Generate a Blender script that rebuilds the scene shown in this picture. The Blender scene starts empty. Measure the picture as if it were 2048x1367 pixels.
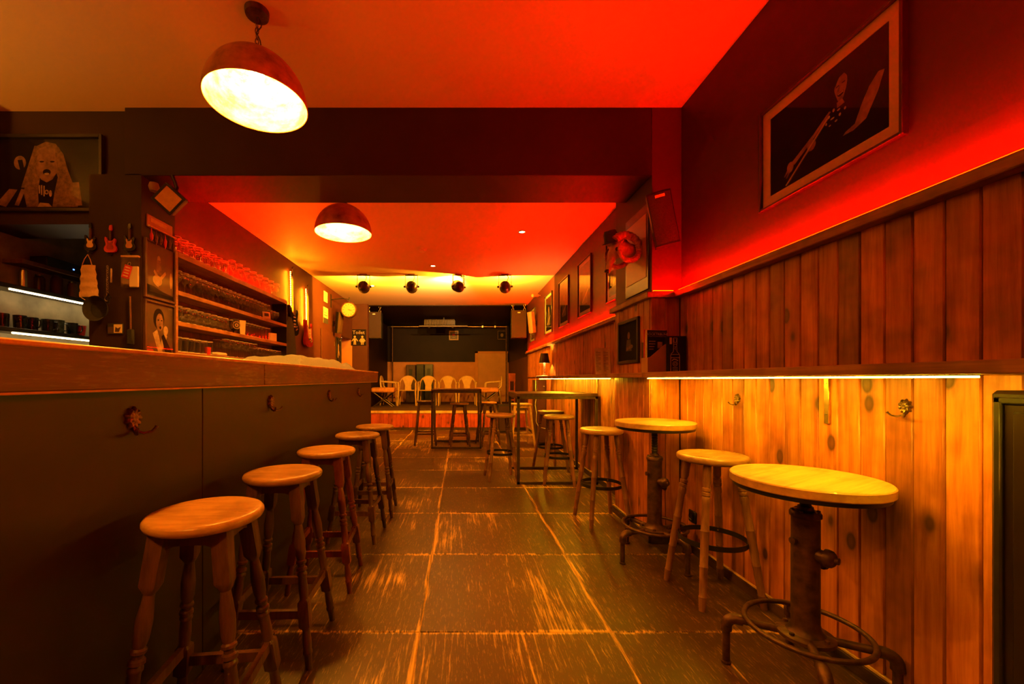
import bpy, bmesh, math, random
from mathutils import Vector, Matrix
random.seed(7)
PI = math.pi
SC = bpy.context.scene
COL = SC.collection

# ------------------------------------------------------------------ camera, world, exposure
F, VX, VY, CAMH = 820.0, 919.0, 758.0, 1.15
cam_d = bpy.data.cameras.new('camera')
cam = bpy.data.objects.new('camera', cam_d); COL.objects.link(cam)
cam.location = (0, 0, CAMH); cam.rotation_euler = (PI/2, 0, 0)
cam_d.sensor_width = 36.0; cam_d.lens = F/2048*36
cam_d.shift_x = (1024-VX)/2048; cam_d.shift_y = (VY-683.5)/2048
cam_d.clip_start = 0.02; cam_d.clip_end = 60
SC.camera = cam
w = bpy.data.worlds.new('world'); SC.world = w; w.use_nodes = True
w.node_tree.nodes['Background'].inputs[0].default_value = (0.10, 0.035, 0.006, 1)
w.node_tree.nodes['Background'].inputs[1].default_value = 0.0
SC.view_settings.view_transform = 'Standard'
SC.view_settings.look = 'None'
SC.view_settings.gamma = 1
SC.view_settings.use_curve_mapping = False
SC.view_settings.exposure = 0.25

# light levels and colours, used by the lamp builders below
RED = (1.0, 0.0014, 0.0)
STRIP = (1.0, 0.57, 0.016)
BULB = (1.0, 0.38, 0.026)
STAGE = (1.0, 0.40, 0.015)
K_RED, K_STRIP, K_BULB, K_CAN = 560.0, 150.0, 1900.0, 240.0
K_FILL = 3600.0  # strength of the added uplighters

# ------------------------------------------------------------------ materials
MATS = {}
def newmat(name):
    m = bpy.data.materials.new(name); m.use_nodes = True
    nt = m.node_tree; b = nt.nodes['Principled BSDF']
    MATS[name] = m
    return m, nt, b
def N(nt, t, **kw):
    n = nt.nodes.new(t)
    for k, v in kw.items(): setattr(n, k, v)
    return n
def L(nt, a, b): nt.links.new(a, b)
def ramp(nt, fac, stops):
    r = N(nt, 'ShaderNodeValToRGB'); e = r.color_ramp.elements
    while len(e) < len(stops): e.new(0.5)
    for i, (p, c) in enumerate(stops):
        e[i].position = p; e[i].color = (c[0], c[1], c[2], 1)
    if fac is not None: L(nt, fac, r.inputs[0])
    return r
def coords(nt, scale=(1, 1, 1), rnd=True, kind='Object'):
    tc = N(nt, 'ShaderNodeTexCoord'); mp = N(nt, 'ShaderNodeMapping')
    mp.inputs['Scale'].default_value = scale
    L(nt, tc.outputs[kind], mp.inputs['Vector'])
    if not rnd: return mp.outputs[0]
    oi = N(nt, 'ShaderNodeObjectInfo'); mu = N(nt, 'ShaderNodeMath', operation='MULTIPLY')
    mu.inputs[1].default_value = 43.0; L(nt, oi.outputs['Random'], mu.inputs[0])
    ad = N(nt, 'ShaderNodeVectorMath', operation='ADD')
    L(nt, mp.outputs[0], ad.inputs[0]); L(nt, mu.outputs[0], ad.inputs[1])
    return ad.outputs[0]
def noise(nt, vec, scale, detail=4, rough=0.6, dist=0):
    n = N(nt, 'ShaderNodeTexNoise'); n.inputs['Scale'].default_value = scale
    n.inputs['Detail'].default_value = detail; n.inputs['Roughness'].default_value = rough
    n.inputs['Distortion'].default_value = dist
    L(nt, vec, n.inputs['Vector']); return n
def bump(nt, b, h, strength=0.2, dist=0.01):
    bp = N(nt, 'ShaderNodeBump'); bp.inputs['Strength'].default_value = strength
    bp.inputs['Distance'].default_value = dist
    L(nt, h, bp.inputs['Height']); L(nt, bp.outputs[0], b.inputs['Normal'])
def mixc(nt, fac, a, b, mode='MIX'):
    m = N(nt, 'ShaderNodeMix', data_type='RGBA', blend_type=mode)
    if isinstance(fac, (int, float)): m.inputs[0].default_value = fac
    else: L(nt, fac, m.inputs[0])
    for i, v in ((6, a), (7, b)):
        if isinstance(v, tuple): m.inputs[i].default_value = (v[0], v[1], v[2], 1)
        else: L(nt, v, m.inputs[i])
    return m.outputs[2]
def plain(name, c, rough=0.5, metal=0.0, var=0.25, scale=14.0, bmp=0.0, spec=0.5):
    m, nt, b = newmat(name)
    v = coords(nt); n = noise(nt, v, scale)
    r = ramp(nt, n.outputs['Fac'], [(0.3, tuple(x*(1-var) for x in c)), (0.7, tuple(min(1, x*(1+var)) for x in c))])
    L(nt, r.outputs[0], b.inputs['Base Color'])
    b.inputs['Roughness'].default_value = rough; b.inputs['Metallic'].default_value = metal
    b.inputs['Specular IOR Level'].default_value = spec
    if bmp: bump(nt, b, n.outputs['Fac'], bmp)
    return m
def wood(name, dark, light, axis=2, across=22.0, along=1.6, rough=0.45, knots=False, knotcol=(0.05, 0.015, 0.006), tint=0.35, coat=0.0):
    m, nt, b = newmat(name)
    s = [across]*3; s[axis] = along
    v = coords(nt, tuple(s))
    n = noise(nt, v, 1.0, 6, 0.65, 0.6)
    n2 = noise(nt, v, 5.0, 3, 0.6)
    mx = N(nt, 'ShaderNodeMath', operation='MULTIPLY_ADD'); mx.inputs[1].default_value = 0.3
    L(nt, n2.outputs['Fac'], mx.inputs[0]); L(nt, n.outputs['Fac'], mx.inputs[2])
    r = ramp(nt, mx.outputs[0], [(0.42, dark), (0.62, tuple((a+c)/2 for a, c in zip(dark, light))), (0.85, light)])
    col = r.outputs[0]
    # each piece a little different
    oi = N(nt, 'ShaderNodeObjectInfo')
    rr = ramp(nt, oi.outputs['Random'], [(0.0, (1-tint,)*3), (0.5, (1, 1, 1)), (1.0, (1-tint*0.5, 1-tint*0.65, 1-tint*0.7))])
    col = mixc(nt, 1.0, col, rr.outputs[0], 'MULTIPLY')
    # blotches of darker stain
    vb = coords(nt, (3.0, 3.0, 3.0)); nb = noise(nt, vb, 1.4, 3)
    rb = ramp(nt, nb.outputs['Fac'], [(0.32, (0.42, 0.36, 0.33)), (0.56, (1, 1, 1))])
    col = mixc(nt, 0.8, col, rb.outputs[0], 'MULTIPLY')
    if knots:
        ks = [6.5]*3; ks[axis] = 3.6
        vk = coords(nt, tuple(ks)); vo = N(nt, 'ShaderNodeTexVoronoi'); vo.inputs['Scale'].default_value = 1.0
        vo.inputs['Randomness'].default_value = 0.9
        L(nt, vk, vo.inputs['Vector'])
        rk = ramp(nt, vo.outputs['Distance'], [(0.05, (0.8, 0.8, 0.8)), (0.11, (0.95, 0.95, 0.95)), (0.15, (0.35, 0.35, 0.35)), (0.26, (0, 0, 0))])
        col = mixc(nt, rk.outputs[0], col, knotcol)
    L(nt, col, b.inputs['Base Color'])
    rg = ramp(nt, n.outputs['Fac'], [(0.3, (rough+0.12,)*3), (0.7, (rough-0.08,)*3)])
    L(nt, rg.outputs[0], b.inputs['Roughness'])
    b.inputs['Coat Weight'].default_value = coat
    b.inputs['Specular IOR Level'].default_value = 0.35
    bump(nt, b, mx.outputs[0], 0.25, 0.004)
    return m
def emit(name, c, k):
    m = bpy.data.materials.new(name); m.use_nodes = True; nt = m.node_tree
    nt.nodes.remove(nt.nodes['Principled BSDF'])
    e = N(nt, 'ShaderNodeEmission'); e.inputs[0].default_value = (c[0], c[1], c[2], 1); e.inputs[1].default_value = k
    L(nt, e.outputs[0], nt.nodes['Material Output'].inputs[0]); MATS[name] = m
    return m
def glassy(name, tint=(1, 1, 1), ior=1.5, rough=0.02, edge_glow=0.0):
    m = bpy.data.materials.new(name); m.use_nodes = True; nt = m.node_tree
    nt.nodes.remove(nt.nodes['Principled BSDF'])
    t = N(nt, 'ShaderNodeBsdfTransparent'); t.inputs[0].default_value = (*tint, 1)
    g = N(nt, 'ShaderNodeBsdfGlossy'); g.inputs['Roughness'].default_value = rough
    lw = N(nt, 'ShaderNodeLayerWeight'); lw.inputs[0].default_value = 0.5
    pw = N(nt, 'ShaderNodeMath', operation='POWER'); pw.inputs[1].default_value = 5.0; L(nt, lw.outputs['Facing'], pw.inputs[0])
    f0 = ((ior-1)/(ior+1))**2
    ma = N(nt, 'ShaderNodeMath', operation='MULTIPLY_ADD'); ma.inputs[1].default_value = 1-f0; ma.inputs[2].default_value = f0; L(nt, pw.outputs[0], ma.inputs[0])
    mx = N(nt, 'ShaderNodeMixShader')
    L(nt, ma.outputs[0], mx.inputs[0]); L(nt, t.outputs[0], mx.inputs[1]); L(nt, g.outputs[0], mx.inputs[2])
    out = mx.outputs[0]
    if edge_glow:  # pale scatter stands in for light gathered at the glass edges
        tr = N(nt, 'ShaderNodeBsdfTranslucent'); tr.inputs[0].default_value = (0.9, 0.9, 0.9, 1)
        df = N(nt, 'ShaderNodeBsdfDiffuse'); df.inputs[0].default_value = (0.9, 0.9, 0.9, 1)
        m2 = N(nt, 'ShaderNodeMixShader'); m2.inputs[0].default_value = 0.5; L(nt, tr.outputs[0], m2.inputs[1]); L(nt, df.outputs[0], m2.inputs[2])
        m3 = N(nt, 'ShaderNodeMixShader'); pw3 = N(nt, 'ShaderNodeMath', operation='POWER'); pw3.inputs[1].default_value = 4.0; L(nt, lw.outputs['Facing'], pw3.inputs[0])
        mm3 = N(nt, 'ShaderNodeMath', operation='MULTIPLY_ADD'); mm3.inputs[1].default_value = edge_glow*30; mm3.inputs[2].default_value = edge_glow; L(nt, pw3.outputs[0], mm3.inputs[0]); L(nt, mm3.outputs[0], m3.inputs[0]); L(nt, out, m3.inputs[1]); L(nt, m2.outputs[0], m3.inputs[2])
        out = m3.outputs[0]
    L(nt, out, nt.nodes['Material Output'].inputs[0]); MATS[name] = m
    return m

plain('wall_paint', (0.030, 0.0125, 0.006), 0.55, var=0.12, scale=3, spec=0.2)
plain('wall_paint_red', (0.06, 0.014, 0.010), 0.5, var=0.12, scale=3, spec=0.25)
plain('wall_paint_brown', (0.070, 0.019, 0.006), 0.55, var=0.1, scale=3, spec=0.2)
plain('pillar_paint', (0.022, 0.013, 0.010), 0.5, var=0.1, scale=3)
plain('ceiling_paint', (0.62, 0.45, 0.30), 0.6, var=0.015, scale=1.5)
plain('ceiling_black', (0.013, 0.005, 0.0025), 0.5, var=0.3, scale=2, spec=0.1)
plain('stage_wall_brown', (0.50, 0.195, 0.055), 0.6, var=0.12, scale=4, spec=0.3)
plain('door_brown', (0.42, 0.165, 0.05), 0.5, var=0.1, scale=4)
plain('splash_grey', (0.20, 0.155, 0.085), 0.5, var=0.35, scale=5, spec=0.3)
plain('bar_panel_paint', (0.036, 0.017, 0.007), 0.42, var=0.15, scale=3, spec=0.35)
plain('black_plastic', (0.012, 0.011, 0.011), 0.38, var=0.2, spec=0.3)
plain('black_satin', (0.020, 0.017, 0.015), 0.3, var=0.3)
plain('speaker_grille', (0.040, 0.018, 0.010), 0.55, var=0.35, scale=160, bmp=0.4, spec=0.15)
plain('beige_plastic', (0.24, 0.13, 0.07), 0.4, var=0.1)
plain('white_plastic', (0.72, 0.66, 0.56), 0.4, var=0.05)
plain('chair_plastic', (0.60, 0.37, 0.15), 0.35, var=0.08)
plain('paper', (0.75, 0.62, 0.44), 0.7, var=0.06)
plain('paper_yellow', (0.70, 0.55, 0.28), 0.7, var=0.06)
plain('ink', (0.03, 0.025, 0.02), 0.7, var=0.1)
plain('mat_board', (0.66, 0.50, 0.40), 0.7, var=0.04)
plain('print_dark', (0.012, 0.008, 0.006), 0.6, var=0.3, scale=6, spec=0.08)
plain('print_brown', (0.085, 0.045, 0.022), 0.5, var=0.45, scale=5)
plain('print_skin', (0.25, 0.12, 0.07), 0.6, var=0.5, scale=22)
plain('print_light', (0.42, 0.28, 0.16), 0.6, var=0.35, scale=30)
plain('print_grey', (0.12, 0.08, 0.06), 0.6, var=0.4, scale=25)
plain('print_hair', (0.20, 0.10, 0.045), 0.6, var=0.55, scale=40)
plain('print_red', (0.50, 0.03, 0.015), 0.6, var=0.3, scale=15)
plain('print_gold', (0.46, 0.27, 0.09), 0.5, var=0.15, scale=25)
plain('steel', (0.55, 0.50, 0.44), 0.3, metal=1.0, var=0.15)
plain('brass', (0.50, 0.34, 0.14), 0.35, metal=1.0, var=0.25)
plain('iron_black', (0.020, 0.016, 0.014), 0.38, metal=0.4, var=0.4, scale=30)
plain('iron_rust', (0.075, 0.030, 0.014), 0.45, metal=0.55, var=0.6, scale=24, bmp=0.15)
plain('frame_steel', (0.075, 0.045, 0.026), 0.4, metal=0.5, var=0.3, scale=20)
plain('bronze_hook', (0.16, 0.09, 0.04), 0.35, metal=0.8, var=0.5, scale=60)
plain('lamp_outer', (0.38, 0.17, 0.055), 0.5, metal=0.25, var=0.5, scale=9)
plain('radiator_paint', (0.016, 0.008, 0.005), 0.35, var=0.1, spec=0.3)
plain('cable_black', (0.012, 0.010, 0.009), 0.5)
plain('cable_white', (0.75, 0.66, 0.5), 0.45, var=0.03)
plain('red_plastic', (0.55, 0.02, 0.012), 0.35, var=0.15)
plain('guitar_red', (0.30, 0.015, 0.010), 0.2, var=0.3, scale=8)
plain('guitar_black', (0.010, 0.009, 0.009), 0.18)
plain('pickguard', (0.55, 0.35, 0.22), 0.35, var=0.1)
plain('fabric_black', (0.012, 0.011, 0.011), 0.9, var=0.3, scale=60, bmp=0.3)
plain('fabric_grey', (0.22, 0.22, 0.24), 0.9, var=0.12, scale=120, bmp=0.3)
plain('fabric_mask', (0.62, 0.48, 0.30), 0.9, var=0.08, scale=60, bmp=0.3)
plain('cushion', (0.52, 0.20, 0.06), 0.7, var=0.3, scale=18, bmp=0.2)
plain('horn', (0.30, 0.10, 0.045), 0.35, var=0.5, scale=30)
plain('bone', (0.30, 0.17, 0.11), 0.5, var=0.4, scale=25, bmp=0.2)
plain('stage_carpet', (0.075, 0.030, 0.013), 0.85, var=0.35, scale=30, bmp=0.3)
plain('grout', (0.46, 0.26, 0.07), 0.8, var=0.3, scale=40)
plain('mug_dark', (0.015, 0.017, 0.014), 0.2, var=0.4)
plain('mug_marbled', (0.06, 0.09, 0.06), 0.25, var=0.9, scale=30)
plain('panel_brown', (0.34, 0.16, 0.075), 0.35, var=0.12, scale=8)
plain('clock_face', (0.34, 0.22, 0.11), 0.5, var=0.03)
plain('light_trim', (0.55, 0.33, 0.10), 0.6, var=0.2)
plain('led_housing', (0.10, 0.07, 0.05), 0.5)

wood('pine_plank', (0.28, 0.058, 0.008), (0.66, 0.225, 0.036), 2, 24, 1.5, 0.42, knots=True, tint=0.55)
wood('stage_plank', (0.28, 0.035, 0.007), (0.50, 0.085, 0.016), 2, 24, 1.5, 0.42, knots=True, tint=0.3)
wood('ledge_wood', (0.16, 0.055, 0.018), (0.34, 0.14, 0.045), 1, 24, 1.2, 0.45, tint=0.1)
wood('shelf_wood', (0.26, 0.10, 0.032), (0.46, 0.21, 0.075), 1, 26, 1.2, 0.4, tint=0.1)
wood('seat_wood', (0.40, 0.165, 0.030), (0.70, 0.36, 0.085), 0, 20, 2.5, 0.32, tint=0.25, coat=0.15)
wood('seat_wood_pale', (0.36, 0.17, 0.05), (0.60, 0.32, 0.11), 0, 20, 2.5, 0.30, tint=0.2, coat=0.2)
wood('leg_wood', (0.060, 0.021, 0.008), (0.165, 0.062, 0.020), 2, 30, 3.0, 0.36, tint=0.3, coat=0.15)
wood('leg_wood_pale', (0.14, 0.052, 0.018), (0.32, 0.14, 0.048), 2, 30, 3.0, 0.36, tint=0.3, coat=0.1)
wood('leg_wood_red', (0.13, 0.020, 0.008), (0.28, 0.055, 0.018), 2, 30, 3.0, 0.3, tint=0.2, coat=0.25)
wood('pine_pale', (0.50, 0.27, 0.085), (0.72, 0.44, 0.17), 2, 24, 2.0, 0.45, tint=0.1)
wood('table_wood', (0.48, 0.25, 0.065), (0.66, 0.40, 0.12), 0, 26, 1.8, 0.33, tint=0.1, coat=0.2)
wood('dark_wood', (0.05, 0.018, 0.008), (0.12, 0.045, 0.018), 2, 24, 2, 0.45, tint=0.2)
wood('trim_wood_dark', (0.030, 0.014, 0.008), (0.075, 0.032, 0.014), 1, 24, 2, 0.5, tint=0.1)

def floor_tile_mat():
    m, nt, b = newmat('floor_tile')
    v1 = coords(nt, (55, 2.6, 1)); n1 = noise(nt, v1, 1.0, 8, 0.75, 0.3)      # long scuffs along the room
    v2 = coords(nt, (1.6, 1.6, 1)); n2 = noise(nt, v2, 1.0, 3)                # where the wear is heavier
    v3 = coords(nt, (130, 20, 1)); n3 = noise(nt, v3, 1.0, 3, 0.7)             # fine flecks
    a = N(nt, 'ShaderNodeMath', operation='MULTIPLY_ADD'); a.inputs[1].default_value = 0.55
    L(nt, n2.outputs['Fac'], a.inputs[0]); L(nt, n1.outputs['Fac'], a.inputs[2])
    # worn edges of each tile
    tc = N(nt, 'ShaderNodeTexCoord'); sp = N(nt, 'ShaderNodeSeparateXYZ'); L(nt, tc.outputs['Object'], sp.inputs[0])
    ms = []
    for ax, half in (('X', 0.433), ('Y', 0.413)):
        ab = N(nt, 'ShaderNodeMath', operation='ABSOLUTE'); L(nt, sp.outputs[ax], ab.inputs[0])
        mr = N(nt, 'ShaderNodeMapRange'); mr.inputs['From Min'].default_value = half-0.022
        mr.inputs['From Max'].default_value = half; L(nt, ab.outputs[0], mr.inputs['Value']); ms.append(mr.outputs[0])
    mxn = N(nt, 'ShaderNodeMath', operation='MAXIMUM'); L(nt, ms[0], mxn.inputs[0]); L(nt, ms[1], mxn.inputs[1])
    e = N(nt, 'ShaderNodeMath', operation='MULTIPLY_ADD'); e.inputs[1].default_value = 0.17
    L(nt, mxn.outputs[0], e.inputs[0]); L(nt, a.outputs[0], e.inputs[2])
    wr = ramp(nt, e.outputs[0], [(0.845, (0, 0, 0)), (0.90, (0.35,)*3), (0.98, (1, 1, 1))])
    fl = ramp(nt, n3.outputs['Fac'], [(0.55, (0, 0, 0)), (0.68, (1, 1, 1))])
    base = ramp(nt, n2.outputs['Fac'], [(0.3, (0.034, 0.0155, 0.0055)), (0.7, (0.072, 0.033, 0.010))])
    c = mixc(nt, fl.outputs[0], base.outputs[0], (0.21, 0.105, 0.027))
    c = mixc(nt, wr.outputs[0], c, (0.66, 0.38, 0.09))
    L(nt, c, b.inputs['Base Color'])
    rg = ramp(nt, n2.outputs['Fac'], [(0.3, (0.31,)*3), (0.7, (0.42,)*3)])
    L(nt, rg.outputs[0], b.inputs['Roughness'])
    bump(nt, b, n1.outputs['Fac'], 0.25, 0.004)
floor_tile_mat()

def bar_wood_mat():
    m, nt, b = newmat('bar_wood')
    v = coords(nt, (20, 1.4, 26)); n = noise(nt, v, 1.0, 6, 0.65, 0.4)
    r = ramp(nt, n.outputs['Fac'], [(0.3, (0.055, 0.016, 0.006)), (0.7, (0.13, 0.042, 0.013))])
    v2 = coords(nt, (1.5, 2.6, 6)); n2 = noise(nt, v2, 1.0, 4, 0.6)
    v3 = coords(nt, (40, 14, 110)); n3 = noise(nt, v3, 1.0, 3, 0.7)
    mu = N(nt, 'ShaderNodeMath', operation='MULTIPLY'); L(nt, n2.outputs['Fac'], mu.inputs[0]); L(nt, n3.outputs['Fac'], mu.inputs[1])
    wr = ramp(nt, mu.outputs[0], [(0.26, (0, 0, 0)), (0.34, (0.8,)*3)])
    c = mixc(nt, wr.outputs[0], r.outputs[0], (0.16, 0.10, 0.045))
    L(nt, c, b.inputs['Base Color']); b.inputs['Roughness'].default_value = 0.42
    bump(nt, b, n.outputs['Fac'], 0.2, 0.004)
bar_wood_mat()

def lamp_inner_mat():
    m, nt, b = newmat('lamp_inner')
    v = coords(nt, (4, 4, 9)); n = noise(nt, v, 1.3, 5, 0.7)
    r = ramp(nt, n.outputs['Fac'], [(0.42, (0.85, 0.83, 0.78)), (0.60, (0.80, 0.55, 0.18))])
    L(nt, r.outputs[0], b.inputs['Base Color']); b.inputs['Roughness'].default_value = 0.55
lamp_inner_mat()

glassy('clear_glass', (0.985, 0.985, 0.985), 1.75, 0.05, 0.004)
glassy('picture_glass', (0.96, 0.96, 0.96), 1.3, 0.012)
glassy('amber_glass', (0.75, 0.45, 0.15), 1.5, 0.05)
plain('rim_glint', (0.80, 0.76, 0.70), 0.15, var=0.03)  # pale opaque rings that paint bright glints on glass rims and feet
emit('red_led', RED, K_RED)
emit('warm_led', STRIP, K_STRIP)
emit('kitchen_led', (1.0, 0.72, 0.33), 24.0)
emit('guitar_led', (1.0, 0.30, 0.006), 900.0)
emit('bulb_glow', BULB, K_BULB)
emit('downlight_glow', (1.0, 0.62, 0.22), 22.0)
emit('table_lamp_glow', (1.0, 0.55, 0.10), 1800.0)
emit('corridor_glow', (1.0, 0.72, 0.36), 9.0)
emit('can_glow', STAGE, 30.0)
emit('blue_dot', (0.1, 0.25, 1.0), 4.0)

# ------------------------------------------------------------------ mesh helpers
class MB:
    def __init__(s): s.v = []; s.f = []
    def add(s, vs, fs):
        o = len(s.v); s.v += [tuple(p) for p in vs]; s.f += [tuple(i+o for i in f) for f in fs]; return s
    def box(s, x0, x1, y0, y1, z0, z1, c=0.0):
        if c <= 0:
            return s.add([(x0,y0,z0),(x1,y0,z0),(x1,y1,z0),(x0,y1,z0),(x0,y0,z1),(x1,y0,z1),(x1,y1,z1),(x0,y1,z1)],
                  [(3,2,1,0),(4,5,6,7),(0,1,5,4),(1,2,6,5),(2,3,7,6),(3,0,4,7)])
        V = []; idx = {}
        X = (x0, x1); Y = (y0, y1); Z = (z0, z1)
        for i in (0,1):
            for j in (0,1):
                for k in (0,1):
                    dx, dy, dz = (c if i==0 else -c), (c if j==0 else -c), (c if k==0 else -c)
                    for a in range(3):
                        p = [X[i]+dx, Y[j]+dy, Z[k]+dz]
                        p[a] = (X[i], Y[j], Z[k])[a]
                        idx[(i,j,k,a)] = len(V); V.append(tuple(p))
        Fs = []
        cx, cy, cz = (x0+x1)/2, (y0+y1)/2, (z0+z1)/2
        def face(ids):
            P = [Vector(V[i]) for i in ids]
            n = (P[1]-P[0]).cross(P[2]-P[1]); m = sum(P, Vector())/len(P) - Vector((cx,cy,cz))
            Fs.append(tuple(ids) if n.dot(m) > 0 else tuple(reversed(ids)))
        for a in range(3):
            b, d = [q for q in range(3) if q != a]
            for e in (0,1):
                ids = []
                for (u, t) in ((0,0),(1,0),(1,1),(0,1)):
                    key = [0,0,0]; key[a]=e; key[b]=u; key[d]=t
                    ids.append(idx[(key[0],key[1],key[2],a)])
                face(ids)
                for e2 in (0,1):   # edges along d between faces a(e), b(e2)
                    if b < d and a < b or a < b:
                        pass
        for a, b in ((0,1),(0,2),(1,2)):
            d = 3-a-b
            for ea in (0,1):
                for eb in (0,1):
                    k0=[0,0,0]; k0[a]=ea; k0[b]=eb; k0[d]=0
                    k1=list(k0); k1[d]=1
                    face([idx[(*k0,a)], idx[(*k1,a)], idx[(*k1,b)], idx[(*k0,b)]])
        for i in (0,1):
            for j in (0,1):
                for k in (0,1):
                    face([idx[(i,j,k,0)], idx[(i,j,k,1)], idx[(i,j,k,2)]])
        return s.add(V, Fs)
    def tube(s, pts, r, n=10, cap=True, closed=False):
        pts = [Vector(p) for p in pts]; m = len(pts)
        rs = r if isinstance(r, (list, tuple)) else [r]*m
        vs = []; up = None
        for i, p in enumerate(pts):
            if closed: t = pts[(i+1) % m]-pts[i-1]
            else: t = pts[min(i+1, m-1)]-pts[max(i-1, 0)]
            t.normalize()
            if up is None:
                up = Vector((0,0,1)) if abs(t.z) < 0.9 else Vector((1,0,0))
            a = t.cross(up)
            if a.length < 1e-6: a = t.cross(Vector((0,1,0)))
            a.normalize(); bq = a.cross(t).normalized(); up = bq
            for k in range(n):
                th = 2*PI*k/n
                vs.append(p + (a*math.cos(th) + bq*math.sin(th))*rs[i])
        fs = []
        mm = m if closed else m-1
        for i in range(mm):
            i2 = (i+1) % m
            for k in range(n):
                k2 = (k+1) % n
                fs.append((i*n+k, i*n+k2, i2*n+k2, i2*n+k))
        if cap and not closed:
            fs.append(tuple(reversed(range(n)))); fs.append(tuple((m-1)*n+k for k in range(n)))
        return s.add(vs, fs)
    def lathe(s, prof, n=24, c=(0,0,0), M=None):
        vs = []; fs = []
        for (r, z) in prof:
            for k in range(n):
                th = 2*PI*k/n
                p = Vector((max(r,1e-5)*math.cos(th), max(r,1e-5)*math.sin(th), z))
                if M is not None: p = M @ p
                vs.append((p.x+c[0], p.y+c[1], p.z+c[2]))
        for i in range(len(prof)-1):
            for k in range(n):
                k2 = (k+1) % n
                fs.append((i*n+k, i*n+k2, (i+1)*n+k2, (i+1)*n+k))
        return s.add(vs, fs)
    def prism(s, pts, y0, y1):     # outline in x,z; thickness along y
        n = len(pts)
        vs = [(p[0], y0, p[1]) for p in pts]+[(p[0], y1, p[1]) for p in pts]
        fs = [tuple(range(n)), tuple(reversed(range(n, 2*n)))]
        for i in range(n):
            j = (i+1) % n; fs.append((j, i, n+i, n+j))
        return s.add(vs, fs)
    def poly(s, pts, y):
        return s.add([(p[0], y, p[1]) for p in pts], [tuple(range(len(pts)))])
    def sweep_leg(s, p0, p1, prof):
        """turned leg from p0 (top) to p1 (foot); prof = list of (t, r, square?)"""
        p0 = Vector(p0); p1 = Vector(p1); ax = (p1-p0)
        M = ax.normalized().to_track_quat('Z', 'X').to_matrix()
        X = Vector((1,0,0)); t = ax.normalized()
        a = (X - t*X.dot(t)).normalized(); b = t.cross(a)
        n = 16; vs = []; fs = []
        for (u, r, sq) in prof:
            for k in range(n):
                th = 2*PI*k/n + PI/12*0
                c_, s_ = math.cos(th), math.sin(th)
                if sq:
                    q = min(1.0/max(abs(c_), 1e-4), 1.0/max(abs(s_), 1e-4)); q = min(q, 1.34)
                else: q = 1.0
                p = p0 + ax*u + (a*c_ + b*s_)*r*q
                vs.append(p)
        for i in range(len(prof)-1):
            for k in range(n):
                k2 = (k+1) % n
                fs.append((i*n+k, i*n+k2, (i+1)*n+k2, (i+1)*n+k))
        fs.append(tuple(reversed(range(n)))); fs.append(tuple((len(prof)-1)*n+k for k in range(n)))
        return s.add(vs, fs)
    def mesh(s, name, smooth=True):
        me = bpy.data.meshes.new(name); me.from_pydata(s.v, [], s.f); me.validate()
        if smooth:
            me.polygons.foreach_set('use_smooth', [True]*len(me.polygons))
            me.set_sharp_from_angle(angle=0.65)
        me.update()
        return me
def link(name, me, mat, parent=None, loc=(0,0,0), rot=(0,0,0)):
    o = bpy.data.objects.new(name, me); COL.objects.link(o)
    if mat and not me.materials: me.materials.append(MATS[mat])
    o.parent = parent; o.location = loc; o.rotation_euler = rot
    return o
def part(name, mb, mat, parent, label=None, loc=(0,0,0), rot=(0,0,0)):
    o = link(name, mb.mesh(name), mat, parent, loc, rot)
    if label: o['label'] = label
    return o
def thing(name, label, cat, loc=(0,0,0), rot=(0,0,0), group=None):
    o = bpy.data.objects.new(name, None); COL.objects.link(o); o.empty_display_size = 0.05
    o.location = loc; o.rotation_euler = rot
    o['label'] = label; o['category'] = cat
    if group: o['group'] = group
    return o
def single(name, mb, mat, label, cat, loc=(0,0,0), rot=(0,0,0), group=None):
    o = link(name, mb.mesh(name), mat, None, loc, rot)
    o['label'] = label; o['category'] = cat
    if group: o['group'] = group
    return o
def struct(name, mb, mat, loc=(0,0,0)):
    o = link(name, mb.mesh(name), mat, None, loc); o['kind'] = 'structure'
    return o
def dup(root, loc, rot=None, label=None, group=None):
    r = root.copy(); COL.objects.link(r); r.location = loc
    if rot is not None: r.rotation_euler = rot
    if label: r['label'] = label
    if group: r['group'] = group
    for ch in list(root.children):
        c = ch.copy(); COL.objects.link(c); c.parent = r
        for g in ch.children:
            d = g.copy(); COL.objects.link(d); d.parent = c
    return r
def ring(r, z, n=40, c=(0,0)): return [(c[0]+r*math.cos(2*PI*k/n), c[1]+r*math.sin(2*PI*k/n), z) for k in range(n)]
def ell(cx, cz, rx, rz, n=20, a0=0): return [(cx+rx*math.cos(a0+2*PI*k/n), cz+rz*math.sin(a0+2*PI*k/n)) for k in range(n)]
def P(px, py, Y): return ((px-VX)*Y/F, Y, CAMH-(py-VY)*Y/F)

# ------------------------------------------------------------------ the room
XR = 1.57          # right wall
PF = 1.552         # plank faces on the right wall
XL = -2.45         # left wall of the rear room
YB, YP = 2.90, 3.57
H1, H2 = 3.07, 2.87

floor = struct('floor', MB().box(-4.2, 1.62, -2.6, 9.45, -0.10, -0.004), 'grout')
TX, TY = 0.87, 0.83
tile = MB().box(-TX/2+0.002, TX/2-0.002, -TY/2+0.002, TY/2-0.002, -0.03, 0.0, 0.0025).mesh('tile')
for i in range(-3, 2):
    for j in range(-1, 10):
        x = -0.181+TX*(i+0.5); y = 1.867+TY*(j-0.5)
        if x > 1.6 or y < 0.1: continue
        t = link('tile', tile, 'floor_tile', floor, (x, y, 0))
        t.rotation_euler = (0, 0, PI if random.random() < .5 else 0)

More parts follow.
